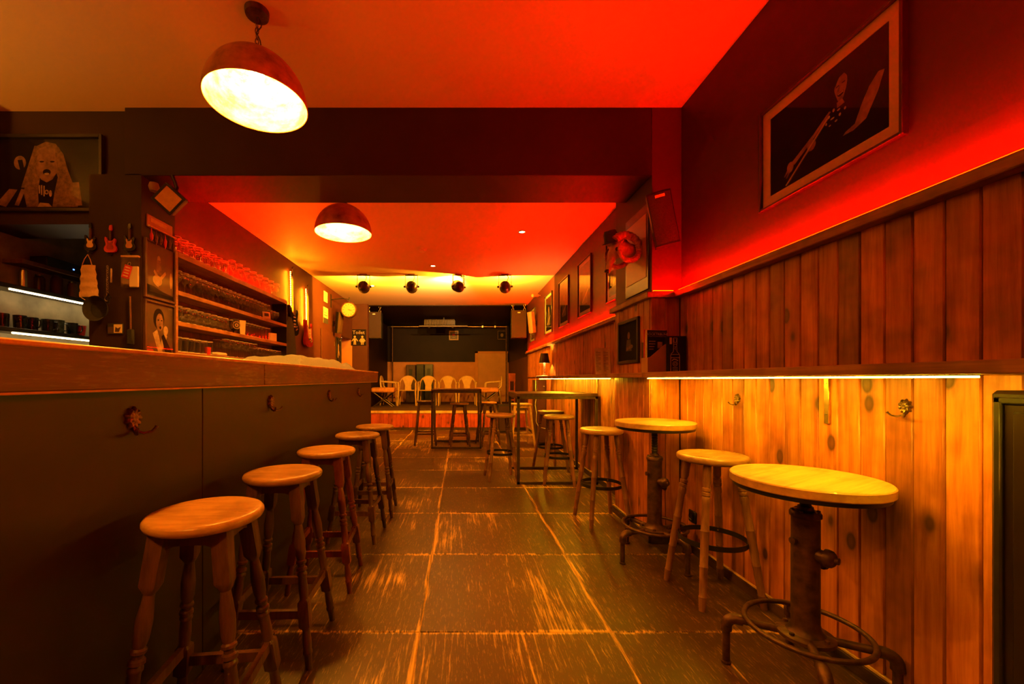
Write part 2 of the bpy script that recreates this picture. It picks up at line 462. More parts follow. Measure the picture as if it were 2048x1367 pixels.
struct('ceiling', MB().box(-4.2, 1.62, -2.6, YB+0.2, H1, H1+0.08), 'ceiling_paint')
struct('ceiling_rear', MB().box(-3.6, 1.62, YB+0.1, 9.50, H2, H2+0.08), 'ceiling_paint')
struct('ceiling_stage', MB().box(-2.6, 1.75, 9.50, 13.3, H2-0.02, H2+0.08), 'ceiling_black')
wr = struct('wall_right', MB().box(XR, XR+0.15, -2.6, 9.5, 0, H1), 'wall_paint_red')
struct('wall_front_left', MB().box(-4.2, -4.05, -2.6, 5.0, 0, H1), 'wall_paint')
struct('wall_behind', MB().box(-4.2, 1.72, -2.75, -2.6, 0, H1), 'wall_paint_brown')
# cross beam with the pillars at its ends
beam = struct('trim_1', MB().box(-2.37, 1.362, YB, 3.35, 2.59, H1+0.05, 0.004), 'wall_paint')
struct('wall_header', MB().box(-4.05, -2.37, YB+0.04, 3.24, 2.26, H1+0.05), 'wall_paint')
pr = struct('wall_pillar_right', MB().box(1.362, XR, YB, YP, 0, H1), 'wall_paint_brown')
pl = struct('wall_pillar_left', MB().box(-2.62, -2.25, YB, 3.24, 0, 2.60), 'wall_paint')
# rear left wall with the corridor opening and the jamb beside the stage
wl = struct('wall_left', MB().box(XL-0.12, XL, 3.24, 8.50, 0, H2).box(XL-0.12, XL, 8.50, 9.36, 2.06, H2), 'wall_paint_brown')
struct('wall_corridor', MB().box(-3.4, -3.3, 8.2, 10.0, 0, H2).box(-3.4, XL, 9.36, 9.5, 0, H2).box(-3.4, XL-0.12, 8.3, 8.38, 0, H2), 'stage_wall_brown')
struct('wall_jamb', MB().box(XL, -2.10, 9.36, 9.50, 0, H2), 'wall_paint_brown')
# kitchen alcove
struct('wall_kitchen', MB().box(-4.05, -3.46, 2.2, 4.9, 0, H1).box(-3.6, -2.5, 4.8, 4.9, 0, 2.9).box(XL-0.2, XL-0.12, 3.24, 4.9, 0, 2.9), 'splash_grey')
struct('ceiling_kitchen', MB().box(-4.05, XL-0.06, 3.245, 4.9, 2.55, 2.6), 'ceiling_black')
# stage recess
struct('wall_stage_left', MB().box(-2.42, -2.30, 9.50, 13.2, 0, 1.68).box(-2.40, -2.30, 9.50, 13.2, 1.68, H2), 'ceiling_black')
sr = struct('wall_stage_right', MB().box(1.57, 1.70, 9.5, 13.2, 1.68, H2), 'ceiling_black')
struct('wall_stage_right_lower', MB().box(1.57, 1.70, 9.5, 13.2, 0, 1.68), 'wall_paint_brown')
struct('wall_stage_back', MB().box(-2.42, 1.70, 13.12, 13.25, 1.69, H2), 'ceiling_black')
struct('wall_stage_back_lower', MB().box(-2.42, 1.70, 13.10, 13.25, 0, 1.69), 'stage_wall_brown')
struct('trim_2', MB().box(-2.30, 0.52, 13.085, 13.10, 1.675, 1.70), 'stage_wall_brown')

# ---- planks on the right wall, above and below the shelf
PW = 0.0925
def plank_mesh(h, thick=0.018, wdt=PW): return MB().box(-thick, 0, -wdt/2+0.0008, wdt/2-0.0008, 0, h, 0.0045).mesh('plank')
up = plank_mesh(1.725-1.19); lo = plank_mesh(1.165-0.065)
y = -0.307
ys = []
while y < YB-PW*0.5: ys.append(y); y += PW
y = YP+PW/2
while y < 9.3: ys.append(y); y += PW
for y in ys:
    for me, z in ((up, 1.19), (lo, 0.065)):
        if y > 7.0 and me is lo:
            z = 0.065
        o = link('plank', me, 'pine_plank', wr, (XR-0.001*random.random(), y, z))
# pillar: front face and side face
fp = MB().box(-0.101/2+0.0008, 0.101/2-0.0008, -0.016, 0, 0, 1.725-1.19, 0.004).mesh('plank')
fl = MB().box(-0.101/2+0.0008, 0.101/2-0.0008, -0.016, 0, 0, 1.165-0.065, 0.004).mesh('plank')
for k in range(2):
    for me, z in ((fp, 1.19), (fl, 0.065)):
        link('plank', me, 'pine_plank', pr, (1.398+0.101*k, YB, z))
for k in range(7):
    for me, z in ((up, 1.19), (lo, 0.065)):
        link('plank', me, 'pine_plank', pr, (1.362, YB+0.035+PW*k+0.01, z))
# baseboards
bbm = MB().box(1.540, 1.572, -1.0, YB-0.02, 0, 0.055, 0.002)
bb = struct('baseboard_right', bbm, 'trim_wood_dark')
part('cap_strip', MB().box(1.546, 1.572, -1.0, YB-0.02, 0.055, 0.066, 0.002), 'light_trim', bb)
bb2 = struct('baseboard_right_rear', MB().box(1.540, 1.572, YP, 9.3, 0, 0.055, 0.002), 'trim_wood_dark')
part('cap_strip', MB().box(1.546, 1.572, YP, 9.3, 0.055, 0.066, 0.002), 'light_trim', bb2)
bb3 = struct('baseboard_pillar', MB().box(1.328, 1.362, YB-0.018, YP, 0, 0.055, 0.002).box(1.346, 1.54, YB-0.032, YB, 0, 0.055, 0.002), 'trim_wood_dark')
part('cap_strip', MB().box(1.336, 1.362, YB-0.018, YP, 0.055, 0.066, 0.002).box(1.346, 1.54, YB-0.026, YB, 0.055, 0.066, 0.002), 'light_trim', bb3)
# upper ledges (cap of the panelling)
struct('trim_3', MB().box(1.50, XR, -1.2, YB-0.03, 1.722, 1.765, 0.004), 'ledge_wood')
struct('trim_4', MB().box(1.50, XR, YP+0.03, 9.35, 1.722, 1.765, 0.004), 'ledge_wood')
struct('trim_5', MB().box(1.315, XR, YB-0.03, YP+0.03, 1.722, 1.765, 0.004), 'ledge_wood')
# dark skirting where the rear left wall runs on
struct('baseboard_left', MB().box(XL, XL+0.015, 5.5, 8.5, 0, 0.08), 'trim_wood_dark')

# ---- red strip lights lying on the ledges
def red_strip(y0, y1, x, z, label, width=0.010):
    t = thing('led_strip', label, 'light strip', (x, y0, z))
    part('carrier', MB().box(-0.008, 0.008, 0, y1-y0, 0, 0.004), 'led_housing', t)
    part('diode_row', MB().box(-width/2, width/2, 0, y1-y0, 0.004, 0.008), 'red_led', t)
red_strip(-1.1, YB-0.05, 1.526, 1.765, 'red LED strip on the ledge below the large guitarist picture')
red_strip(YP+0.06, 9.3, 1.526, 1.765, 'red LED strip on the ledge below the row of framed posters')
t = thing('led_strip', 'short red LED strip on the pillar ledge in front of the speaker', 'light strip', (1.36, YB-0.02, 1.765))
part('carrier', MB().box(0, 0.14, -0.008, 0.008, 0, 0.004), 'led_housing', t)
part('diode_row', MB().box(0, 0.14, -0.005, 0.005, 0.004, 0.008), 'red_led', t)

# ---- long shelf under the upper planks, with its warm strips
sh = thing('wall_shelf', 'long brown wooden wall shelf with warm light strips under its front edge', 'shelf', (0, 0, 1.163))
part('board', MB().box(1.28, PF, -0.9, YB-0.02, 0, 0.035, 0.003), 'ledge_wood', sh)
part('board', MB().box(1.28, 1.345, YB-0.02, YP+0.02, 0, 0.035, 0.003), 'ledge_wood', sh)
part('board', MB().box(1.28, PF, YP+0.02, 6.95, 0, 0.035, 0.003), 'ledge_wood', sh)
for yb in (1.725, 4.6, 6.0):
    br = part('bracket', MB().box(1.542, 1.552, -0.012, 0.012, -0.20, 0.0, 0.002).box(1.36, 1.548, -0.012, 0.012, -0.008, 0.0, 0.001), 'brass', sh, 'brass shelf bracket', loc=(0, yb, 0))
    part('screw', MB().lathe([(0,-.002),(.005,-.002),(.005,.002),(0,.002)], 8, (1.541, 0, -0.03)).lathe([(0,-.002),(.005,-.002),(.005,.002),(0,.002)], 8, (1.541, 0, -0.16)), 'steel', br)
def warm_strip(y0, y1, label):
    t = thing('led_strip', label, 'light strip', (1.318, y0, 1.163))
    part('carrier', MB().box(-0.011, 0.011, 0, y1-y0, -0.004, 0), 'led_housing', t)
    part('diode_row', MB().box(-0.008, 0.008, 0, y1-y0, -0.009, -0.004), 'warm_led', t)
warm_strip(1.045, YB-0.04, 'glowing warm LED strip under the shelf between radiator and pillar')
warm_strip(YP+0.03, 6.72, 'glowing warm LED strip under the shelf behind the steel table')

# ------------------------------------------------------------------ bar counter
bar = thing('bar_counter', 'long dark brown bar counter with coat hooks along its front', 'bar', (-1.015, 0, 0))
part('carcass', MB().box(-0.60, -0.02, -0.9, 4.69, 0.0, 1.116), 'bar_panel_paint', bar)
for (a, b_) in ((-0.9, 1.618), (1.622, 4.70)):
    part('front_panel', MB().box(-0.02, 0.0, a, b_, 0.0, 1.116, 0.0015), 'bar_panel_paint', bar)
part('end_panel', MB().box(-0.60, -0.001, 4.69, 4.702, 0.0, 1.116), 'bar_panel_paint', bar)
# ornate double coat hook
def hook_parts(parent, rot=(0,0,0), loc=(0,0,0), as_child=True, mat='bronze_hook'):
    ro = MB()
    prof = []
    petals = 9
    nv = 54; vs = []; fs = []
    for ring_i, (rr, dd) in enumerate(((0.0, .012), (0.010, .014), (0.016, .009), (0.024, .012), (0.031, .006), (0.032, 0.0))):
        for k in range(nv):
            th = 2*PI*k/nv
            q = rr*(1+0.13*math.cos(petals*th)*(1 if rr > 0.02 else 0))
            vs.append((q*math.cos(th), -dd-0.001-0.003*abs(math.cos(petals*th/2))*(1 if 0.012 < rr < 0.03 else 0), 1.15*q*math.sin(th)))
    for i in range(5):
        for k in range(nv):
            k2 = (k+1) % nv; fs.append((i*nv+k, (i+1)*nv+k, (i+1)*nv+k2, i*nv+k2))
    ro.add(vs, fs)
    h = bpy.data.objects.new('coat_hook', None) if as_child else parent
    if as_child:
        COL.objects.link(h); h.parent = parent; h.location = loc; h.rotation_euler = rot
    part('rosette', ro, mat, h)
    for s_ in (-1, 1):
        pts = [(0, -0.004, -0.028), (s_*0.003, -0.012, -0.045), (s_*0.016, -0.030, -0.054), (s_*0.032, -0.045, -0.050), (s_*0.042, -0.052, -0.038), (s_*0.045, -0.054, -0.032)]
        part('prong', MB().tube(pts, [0.006, 0.0055, 0.005, 0.0045, 0.005, 0.006], 8), mat, h)
    return h
for yy in (1.27, 2.196, 3.18, 4.10):
    hook_parts(bar, (0, 0, PI/2), (0.0, yy, 1.03)).scale = (.9, .9, .9)
top = thing('counter_slab', 'thick worn brown wooden bar top along the left', 'bar top', (-0.946, 0, 1.116))
part('edge_board', MB().box(-0.06, 0, -0.95, 1.988, 0.006, 0.112, 0.003), 'bar_wood', top)
part('edge_board', MB().box(-0.06, 0, 1.992, 4.76, 0.006, 0.112, 0.003), 'bar_wood', top)
part('lower_bead', MB().box(-0.065, -0.004, -0.95, 4.755, 0.0, 0.008, 0.002), 'light_trim', top)
part('surface', MB().box(-0.74, 0.003, -0.95, 4.763, 0.106, 0.121, 0.004), 'table_wood', top)  # paler wood than the edge boards, painting in the lamplit top line
# cloth over something on the bar
def cloth():
    nx, ny = 18, 40; vs = []; fs = []
    for i in range(nx+1):
        for j in range(ny+1):
            u = i/nx; v = j/ny
            x = -1.55+0.48*u; yv = 2.78+1.62*v
            e = min(1, min(v, 1-v)*8, u*9+.35, (1-u)*7)
            z = 1.238+0.085*min(1, max(0, e))*(1-0.35*max(0, v-0.7)/0.3) + 0.006*math.sin(9*v*3+5*u)+0.005*math.sin(21*u+3*v)
            if v > 0.72: z += 0.03*math.sin((v-0.72)*22+u*4)*(1-v)/0.28
            vs.append((x, yv+0.03*math.sin(u*5), max(1.2385, z)))
    for i in range(nx):
        for j in range(ny):
            a = i*(ny+1)+j; fs.append((a, a+ny+1, a+ny+2, a+1))
    m = MB().add(vs, fs); o = single('bar_towel', m, 'fabric_grey', 'grey cloth spread over the far end of the bar top', 'cloth')
    return o
cloth()

# ------------------------------------------------------------------ stools
LEG_A = [(0.0,.0235,1),(0.20,.0225,1),(0.225,.019,0),(0.235,.014,0),(0.25,.015,0),(0.33,.0215,0),(0.40,.0195,0),(0.425,.0150,0),
         (0.432,.0200,0),(0.442,.0205,0),(0.450,.0145,0),(0.462,.0145,0),(0.468,.0205,0),(0.482,.0210,0),(0.488,.0150,0),(0.498,.0195,0),(0.508,.0195,0),
         (0.515,.0160,0),(0.58,.0180,0),(0.635,.0165,0),(0.645,.0205,1),(0.66,.0220,1),(0.775,.0220,1),(0.79,.018,0),(0.80,.0145,0),
         (0.86,.0175,0),(0.90,.0160,0),(0.907,.0185,0),(0.918,.0185,0),(0.925,.0150,0),(1.0,.0125,0)]
LEG_B = [(0.0,.0185,0),(0.13,.0200,0),(0.165,.0150,0),(0.172,.0205,0),(0.190,.0205,0),(0.196,.0160,0),(0.204,.0215,0),(0.222,.0215,0),(0.228,.0170,0),(0.240,.0205,0),
         (0.275,.0205,0),(0.285,.0175,0),(0.46,.0195,0),(0.465,.0215,0),(0.475,.0200,0),(0.70,.0185,0),(0.705,.0205,0),(0.715,.0185,0),(0.90,.0165,0),(0.905,.0190,0),(0.92,.0180,0),(1.0,.0150,0)]
def seat_profile(r, t, lip=0.006):
    return [(0,-t),(r-0.014,-t),(r-0.004,-t+0.006),(r,-t+0.014),(r,-0.010),(r-0.005,-0.003),(r-0.012,0),(r*0.7,-0.002),(0,-0.003)]
def bar_stool_parts(t, legmat='leg_wood', seatmat='seat_wood', r=0.161, h=0.75, tp=0.082, bt=0.165):
    part('seat', MB().lathe(seat_profile(r, 0.032), 40, (0,0,h)), seatmat, t)
    feet = {}
    for sx in (-1, 1):
        for sy in (-1, 1):
            p0 = (sx*tp, sy*tp, h-0.030); p1 = (sx*bt, sy*bt, 0)
            part('leg', MB().sweep_leg(p0, p1, LEG_A), legmat, t)
    def at(z, sx, sy):
        u = (h-0.03-z)/(h-0.03); q = tp+(bt-tp)*u; return (sx*q, sy*q, z)
    for (a, b_) in (((-1,-1),(1,-1)), ((1,-1),(1,1)), ((1,1),(-1,1)), ((-1,1),(-1,-1))):
        # arched apron under the seat
        A = Vector(at(h-0.065, *a)); B = Vector(at(h-0.065, *b_)); d = (B-A); nrm = Vector((d.y, -d.x, 0)).normalized()
        mb = MB(); n = 8; vs = []
        for i in range(n+1):
            u = i/n; c = A+d*u
            lowz = -0.036 + 0.030*(1-(2*u-1)**4)
            for off in (0.008, -0.008):
                vs.append(c+nrm*off+Vector((0,0,0.034))); vs.append(c+nrm*off+Vector((0,0,lowz)))
        fs = []
        for i in range(n):
            o0, o1 = i*4, i*4+4
            fs += [(o0, o0+1, o1+1, o1), (o0+2, o1+2, o1+3, o0+3), (o0, o1, o1+2, o0+2), (o0+1, o0+3, o1+3, o1+1)]
        mb.add(vs, fs); part('apron', mb, legmat, t)
        zz = 0.205 if a[1] == b_[1] else 0.245
        A = Vector(at(zz, *a)); B = Vector(at(zz, *b_)); d = (B-A); nrm = Vector((d.y, -d.x, 0)).normalized()*0.009; up_ = Vector((0,0,0.016))
        m2 = MB().add([A-nrm-up_, A+nrm-up_, A+nrm+up_, A-nrm+up_, B-nrm-up_, B+nrm-up_, B+nrm+up_, B-nrm+up_],
                      [(0,1,2,3),(7,6,5,4),(0,4,5,1),(1,5,6,2),(2,6,7,3),(3,7,4,0)])
        part('stretcher', m2, legmat, t)
def ring_stool_parts(t, legmat='leg_wood_pale', seatmat='seat_wood_pale', r=0.170, h=0.75):
    part('seat', MB().lathe(seat_profile(r, 0.038), 40, (0,0,h)), seatmat, t)
    tp, bt = 0.082, 0.160
    for sx in (-1, 1):
        for sy in (-1, 1):
            part('leg', MB().sweep_leg((sx*tp, sy*tp, h-0.036), (sx*bt, sy*bt, 0), LEG_B), legmat, t)
    z = 0.30; q = tp+(bt-tp)*(h-0.036-z)/(h-0.036); rr = q*math.sqrt(2)-0.017
    n = 40; vs = []; fs = []
    for k in range(n):
        th = 2*PI*k/n; c, s_ = math.cos(th), math.sin(th)
        vs += [((rr-0.004)*c, (rr-0.004)*s_, z-0.013), (rr*c, rr*s_, z-0.013), (rr*c, rr*s_, z+0.013), ((rr-0.004)*c, (rr-0.004)*s_, z+0.013)]
    for k in range(n):
        k2 = (k+1) % n
        for e in range(4):
            e2 = (e+1) % 4; fs.append((k*4+e, k2*4+e, k2*4+e2, k*4+e2))
    rg = part('foot_ring', MB().add(vs, fs), 'iron_black', t)
    sc = MB()
    for sx in (-1, 1):
        for sy in (-1, 1):
            a = math.atan2(sy, sx); sc.lathe([(0,-.003),(.004,-.003),(.004,.003),(0,.003)], 8, ((rr-.006)*math.cos(a), (rr-.006)*math.sin(a), z))
    part('screw', sc, 'brass', rg)
GL = 'turned wooden stools along the bar'
lab = ['nearest bar stool on the left, large dark turned wooden stool with worn round seat',
       'second bar stool from the camera, brown turned wooden stool at the bar',
       'reddish brown turned wooden bar stool, third from the camera at the bar',
       'fourth bar stool from the camera along the bar, dark turned legs',
       'farthest of the five stools in the row along the bar']
first = None
for i, (x, y, rz, lm) in enumerate(((-0.775, 1.255, 0.10, 'leg_wood'), (-0.768, 1.79, 0.03, 'leg_wood'), (-0.765, 2.36, 0.06, 'leg_wood_red'), (-0.752, 3.03, -0.04, 'leg_wood'), (-0.735, 3.56, 0.05, 'leg_wood'))):
    if first is None or lm != 'leg_wood':
        t = thing('bar_stool', lab[i], 'stool', (x, y, 0), (0, 0, rz), GL)
        bar_stool_parts(t, lm)
        if first is None: first = t
    else:
        dup(first, (x, y, 0), (0, 0, rz), lab[i], GL)
GR = 'round stools with iron foot rings'
rl = ['pale round stool with iron foot ring between the two round pedestal tables',
      'round wooden stool with iron foot ring beside the pillar, next to the farther pedestal table',
      'wooden ring stool standing under the steel framed table, nearer of the two by the wall',
      'wooden ring stool with light top behind another under the steel table',
      'brown ring stool at the aisle end of the steel framed table']
first2 = None
for i, (x, y, rz) in enumerate(((1.355, 2.20, 0.05), (1.155, 3.34, 0.12), (1.105, 4.56, -0.2), (1.153, 5.20, 0.3), (0.478, 4.77, 0.1))):
    if first2 is None:
        first2 = thing('ring_stool', rl[0], 'stool', (x, y, 0), (0, 0, rz), GR); ring_stool_parts(first2)
    else: dup(first2, (x, y, 0), (0, 0, rz), rl[i], GR)
dup(first, (0.0, 7.02, 0), (0, 0, 0.1), 'dark turned wooden stool in front of the far steel table', 'stools round the far steel table')
dup(first, (0.50, 7.25, 0), (0, 0, 0.3), 'dark turned wooden stool to the right of the far steel table', 'stools round the far steel table')
# square stools
def square_stool(loc, rz, label, mat, h=0.75, seat=0.17, mat2=None, group=None):
    t = thing('square_stool', label, 'stool', loc, (0,0,rz), group)
    part('seat', MB().box(-seat, seat, -seat, seat, h-0.028, h, 0.006), mat2 or mat, t)
    tp, bt = seat-0.035, seat+0.035
    for sx in (-1,1):
        for sy in (-1,1):
            part('leg', MB().sweep_leg((sx*tp, sy*tp, h-0.028), (sx*bt, sy*bt, 0), [(0,.019,1),(1,.016,1)]), mat, t)
    def at(z): return tp+(bt-tp)*(h-0.028-z)/(h-0.028)
    for sx, sy, z in ((0,-1,.20),(0,1,.20),(1,0,.30),(-1,0,.30)):
        q = at(z)
        if sx == 0: part('stretcher', MB().box(-q, q, sy*q-0.009, sy*q+0.009, z-0.014, z+0.014, 0.003), mat, t)
        else: part('stretcher', MB().box(sx*q-0.009, sx*q+0.009, -q, q, z-0.014, z+0.014, 0.003), mat, t)
    for sy in (-1, 1):
        q = at(h-0.05); part('apron', MB().box(-q, q, sy*q-0.008, sy*q+0.008, h-0.07, h-0.028, 0.002), mat, t)
    return t
square_stool((-0.60, 7.28, 0), 0.05, 'dark wooden square stool with straight legs left of the far steel table', 'dark_wood', 0.77, 0.15)
square_stool((1.06, 7.15, 0), 0.12, 'pale pine stool with square seat behind the steel table', 'pine_pale', 0.73, 0.165)

# ------------------------------------------------------------------ pedestal tables
def pedestal(loc, h, rz, label):
    t = thing('pedestal_table', label, 'table', loc, (0,0,rz), 'round tables on iron pipe pedestals')
    r = 0.24
    part('table_top', MB().lathe([(0,-.034),(r-.004,-.034),(r,-.030),(r,-.004),(r-.004,0),(0,0)], 64, (0,0,h)), 'table_wood', t, 'round pale wooden top', rot=(0,0,-rz+0.5))
    part('top_plate', MB().lathe([(0,-.016),(r-.012,-.016),(r-.010,-.014),(r-.010,0),(0,0)], 56, (0,0,h-.034)), 'iron_black', t)
    part('spider', MB().box(-.06,.06,-.012,.012,h-.062,h-.05).box(-.012,.012,-.06,.06,h-.062,h-.05), 'iron_black', t)
    pts = []
    z0, z1 = 0.64, h-.05; n = int((z1-z0)/0.008)
    part('screw_rod', MB().lathe([(.0165 if i % 2 else .0195, z0+(z1-z0)*i/n) for i in range(n+1)], 14), 'iron_black', t)
    co = part('column', MB().lathe([(.0,.20),(.060,.20),(.048,.215),(.044,.235),(.044,.630),(.049,.634),(.049,.648),(.044,.655),(.026,.660),(.024,.672),(0,.672)], 28), 'iron_rust', t)
    for k in range(6):
        a = 2*PI*k/6; b = MB().lathe([(0,0),(.0075,0),(.0075,.009),(0,.011)], 6, (.038*math.cos(a), .038*math.sin(a), .650))
        part('bolt', b, 'iron_rust', co)
    # hydrant caps: a side outlet with a ribbed knob and a small plug on the far side
    M = Matrix.Rotation(PI/2, 3, 'Y')
    kn = MB().lathe([(.024,.03),(.024,.058),(.032,.060),(.033,.066),(.030,.080),(.022,.088),(.012,.090),(.012,.100),(0,.102)], 20, (0,0,.50), M)
    Mz = Matrix.Rotation(-rz-PI*0.35, 3, 'Z')
    kn2 = MB(); kn2.v = [tuple((Mz @ Vector((v[0], v[1], 0)))[:2])+(v[2],) for v in kn.v]; kn2.f = kn.f
    part('valve_cap', kn2, 'iron_rust', co)
    M2 = Matrix.Rotation(-rz-PI*0.02, 3, 'Z') @ M
    part('valve_cap', MB().lathe([(.020,.03),(.020,.055),(.026,.057),(.026,.066),(.019,.072),(0,.074)], 18, (0,0,.462), M2), 'iron_rust', co)
    M3 = Matrix.Rotation(-rz+PI*1.05, 3, 'Z') @ M
    part('plug', MB().lathe([(.010,.035),(.010,.052),(.013,.053),(.013,.060),(0,.062)], 10, (0,0,.545), M3), 'iron_rust', co)
    part('flange', MB().lathe([(0,.178),(.086,.178),(.090,.182),(.090,.194),(.084,.198),(.03,.202),(0,.202)], 32), 'iron_rust', t)
    for k in range(4):
        a = 2*PI*k/4+PI/4; fb = MB().lathe([(0,0),(.008,0),(.008,.010),(0,.012)], 6, (.072*math.cos(a), .072*math.sin(a), .197))
        part('bolt', fb, 'iron_rust', t)
    for k in range(4):
        a = PI/2*k; c, s_ = math.cos(a), math.sin(a); R = 0.252
        arm = part('pipe_leg', MB().tube([(.04*c,.04*s_,.186),((R-.035)*c,(R-.035)*s_,.186)], .0145, 12), 'iron_rust', t)
        arc = [((R-.035+.035*math.sin(u))*c, (R-.035+.035*math.sin(u))*s_, .186-.035*(1-math.cos(u))) for u in [PI/2*i/6 for i in range(7)]]
        part('elbow', MB().tube([((R-.055)*c,(R-.055)*s_,.186)]+arc+[(R*c,R*s_,.135)], [.0205]*2+[.0200]*6+[.0205], 12), 'iron_rust', arm)
        part('upright', MB().tube([(R*c,R*s_,.15),(R*c,R*s_,.008)], .0140, 12).lathe([(0,0),(.018,0),(.019,.004),(.019,.010),(.014,.012)], 12, (R*c,R*s_,0)), 'iron_rust', arm)
    part('foot_ring', MB().tube(ring(.19, .212, 56), .0095, 10, closed=True), 'iron_rust', t)
    return t
a1 = math.atan2(-.118, .222)
pedestal((1.306, 1.548, 0), 0.783, a1, 'nearer round pedestal table with pale wooden top, in front of the radiator')
pedestal((1.256, 2.640, 0), 0.880, math.atan2(-.07, -.22)+0.02, 'farther round pedestal table, raised higher, beside the pillar')

# ------------------------------------------------------------------ steel framed high tables
def frame_table(x0, x1, y0, y1, h, label, topmat):
    t = thing('high_table', label, 'table', ((x0+x1)/2, (y0+y1)/2, 0))
    hx, hy = (x1-x0)/2, (y1-y0)/2; q = 0.030
    part('table_top', MB().box(-hx, hx, -hy, hy, h-0.032, h, 0.003), topmat, t)
    for sy in (-1, 1):
        ya, yb = (-hy, -hy+q) if sy < 0 else (hy-q, hy)
        fr = part('foot_bar', MB().box(-hx, hx, ya, yb, 0, q, 0.002), 'frame_steel', t)
        part('top_bar', MB().box(-hx, hx, ya, yb, h-0.032-q, h-0.032, 0.002), 'frame_steel', t)
        for sx in (-1, 1):
            xa = -hx if sx < 0 else hx-q
            part('leg', MB().box(xa, xa+q, ya, yb, 0, h-0.032, 0.002), 'frame_steel', fr)
    for sx in (-1, 1):
        xa = -hx if sx < 0 else hx-q
        part('rail', MB().box(xa, xa+q, -hy+q, hy-q, h-0.032-q, h-0.032), 'frame_steel', t)
frame_table(0.63, 1.515, 4.48, 5.27, 0.995, 'steel framed high table against the right wall, in front of the cupboard', 'dark_wood')
frame_table(-0.47, 0.364, 6.785, 7.58, 0.985, 'steel framed high table in the aisle before the stage', 'dark_wood')

# ------------------------------------------------------------------ pendant lamps
def pendant(loc, r, ceil_z, label, chain=True):
    t = thing('pendant_lamp', label, 'lamp', loc)
    n = 14
    prof = [(r*math.cos(PI/2*i/n), r*1.02*math.sin(PI/2*i/n)) for i in range(n+1)]
    sh = part('shade', MB().lathe([(r, 0)]+[(a+0.0, b_) for a, b_ in prof[1:-1]]+[(0.02, r*1.02)], 56), 'lamp_outer', t, 'brown metal dome')
    part('shade_lining', MB().lathe([(max(0.001, a-0.004), b_-0.003 if b_ > 0.01 else 0.001) for a, b_ in prof], 56), 'lamp_inner', t, 'pale lining with gold patches')
    part('rim', MB().tube(ring(r-0.001, 0.0, 56), 0.0028, 6, closed=True), 'lamp_outer', sh)
    part('socket', MB().lathe([(0,.235),(.020,.235),(.022,.19),(.022,.165),(.018,.160)], 16, (0,0,0)), 'brass', t)
    part('bulb', MB().lathe([(0,.048),(.018,.052),(.030,.066),(.036,.088),(.034,.108),(.024,.130),(.016,.150),(.016,.165)], 20, (0,0,.055)), 'bulb_glow', t, 'glowing bulb')
    cz = ceil_z-loc[2]
    part('top_cap', MB().lathe([(.035,r*1.01),(.035,r*1.01+.02),(.012,r*1.01+.03),(0,r*1.01+.03)], 20), 'iron_rust', t)
    part('canopy', MB().lathe([(0,cz-.032),(.030,cz-.032),(.056,cz-.026),(.060,cz-.012),(.060,cz),(0,cz)], 28), 'iron_rust', t)
    z0, z1 = r*1.01+.03, cz-.032
    k = 0; z = z0; li = max(1, int((z1-z0)/0.026)); st = (z1-z0)/li
    for i in range(li):
        c = (z0+st*(i+.5)); pts = []
        for q in range(14):
            a = 2*PI*q/14; u = 0.009*math.cos(a); vv = st*0.68*math.sin(a)
            pts.append((u, 0, c+vv) if i % 2 else (0, u, c+vv))
        part('chain_link', MB().tube(pts, .0022, 6, closed=True), 'iron_rust', t)
    cp = [(0.004, 0, z0-0.01)]
    for i in range(1, 13):
        u = i/12; cp.append((0.012*math.sin(u*9)+0.014*math.sin(u*PI), 0.012*math.cos(u*8), z0+(z1-z0)*u))
    cp.append((0, 0, z1))
    part('cord', MB().tube(cp, .003, 6), 'cable_black', t)
pendant((-1.057, 2.14, 2.586), 0.25, H1, 'large brown dome pendant lamp hanging in front of the beam')
pendant((-1.05, 3.71, 2.47), 0.25, H2, 'brown dome pendant lamp hanging behind the beam, over the bar end')
pendant((-1.06, -0.45, 2.586), 0.25, H1, 'added brown dome pendant lamp, unseen, over the near end of the bar')  # added lamp out of view, throws warm light on bar and right wall

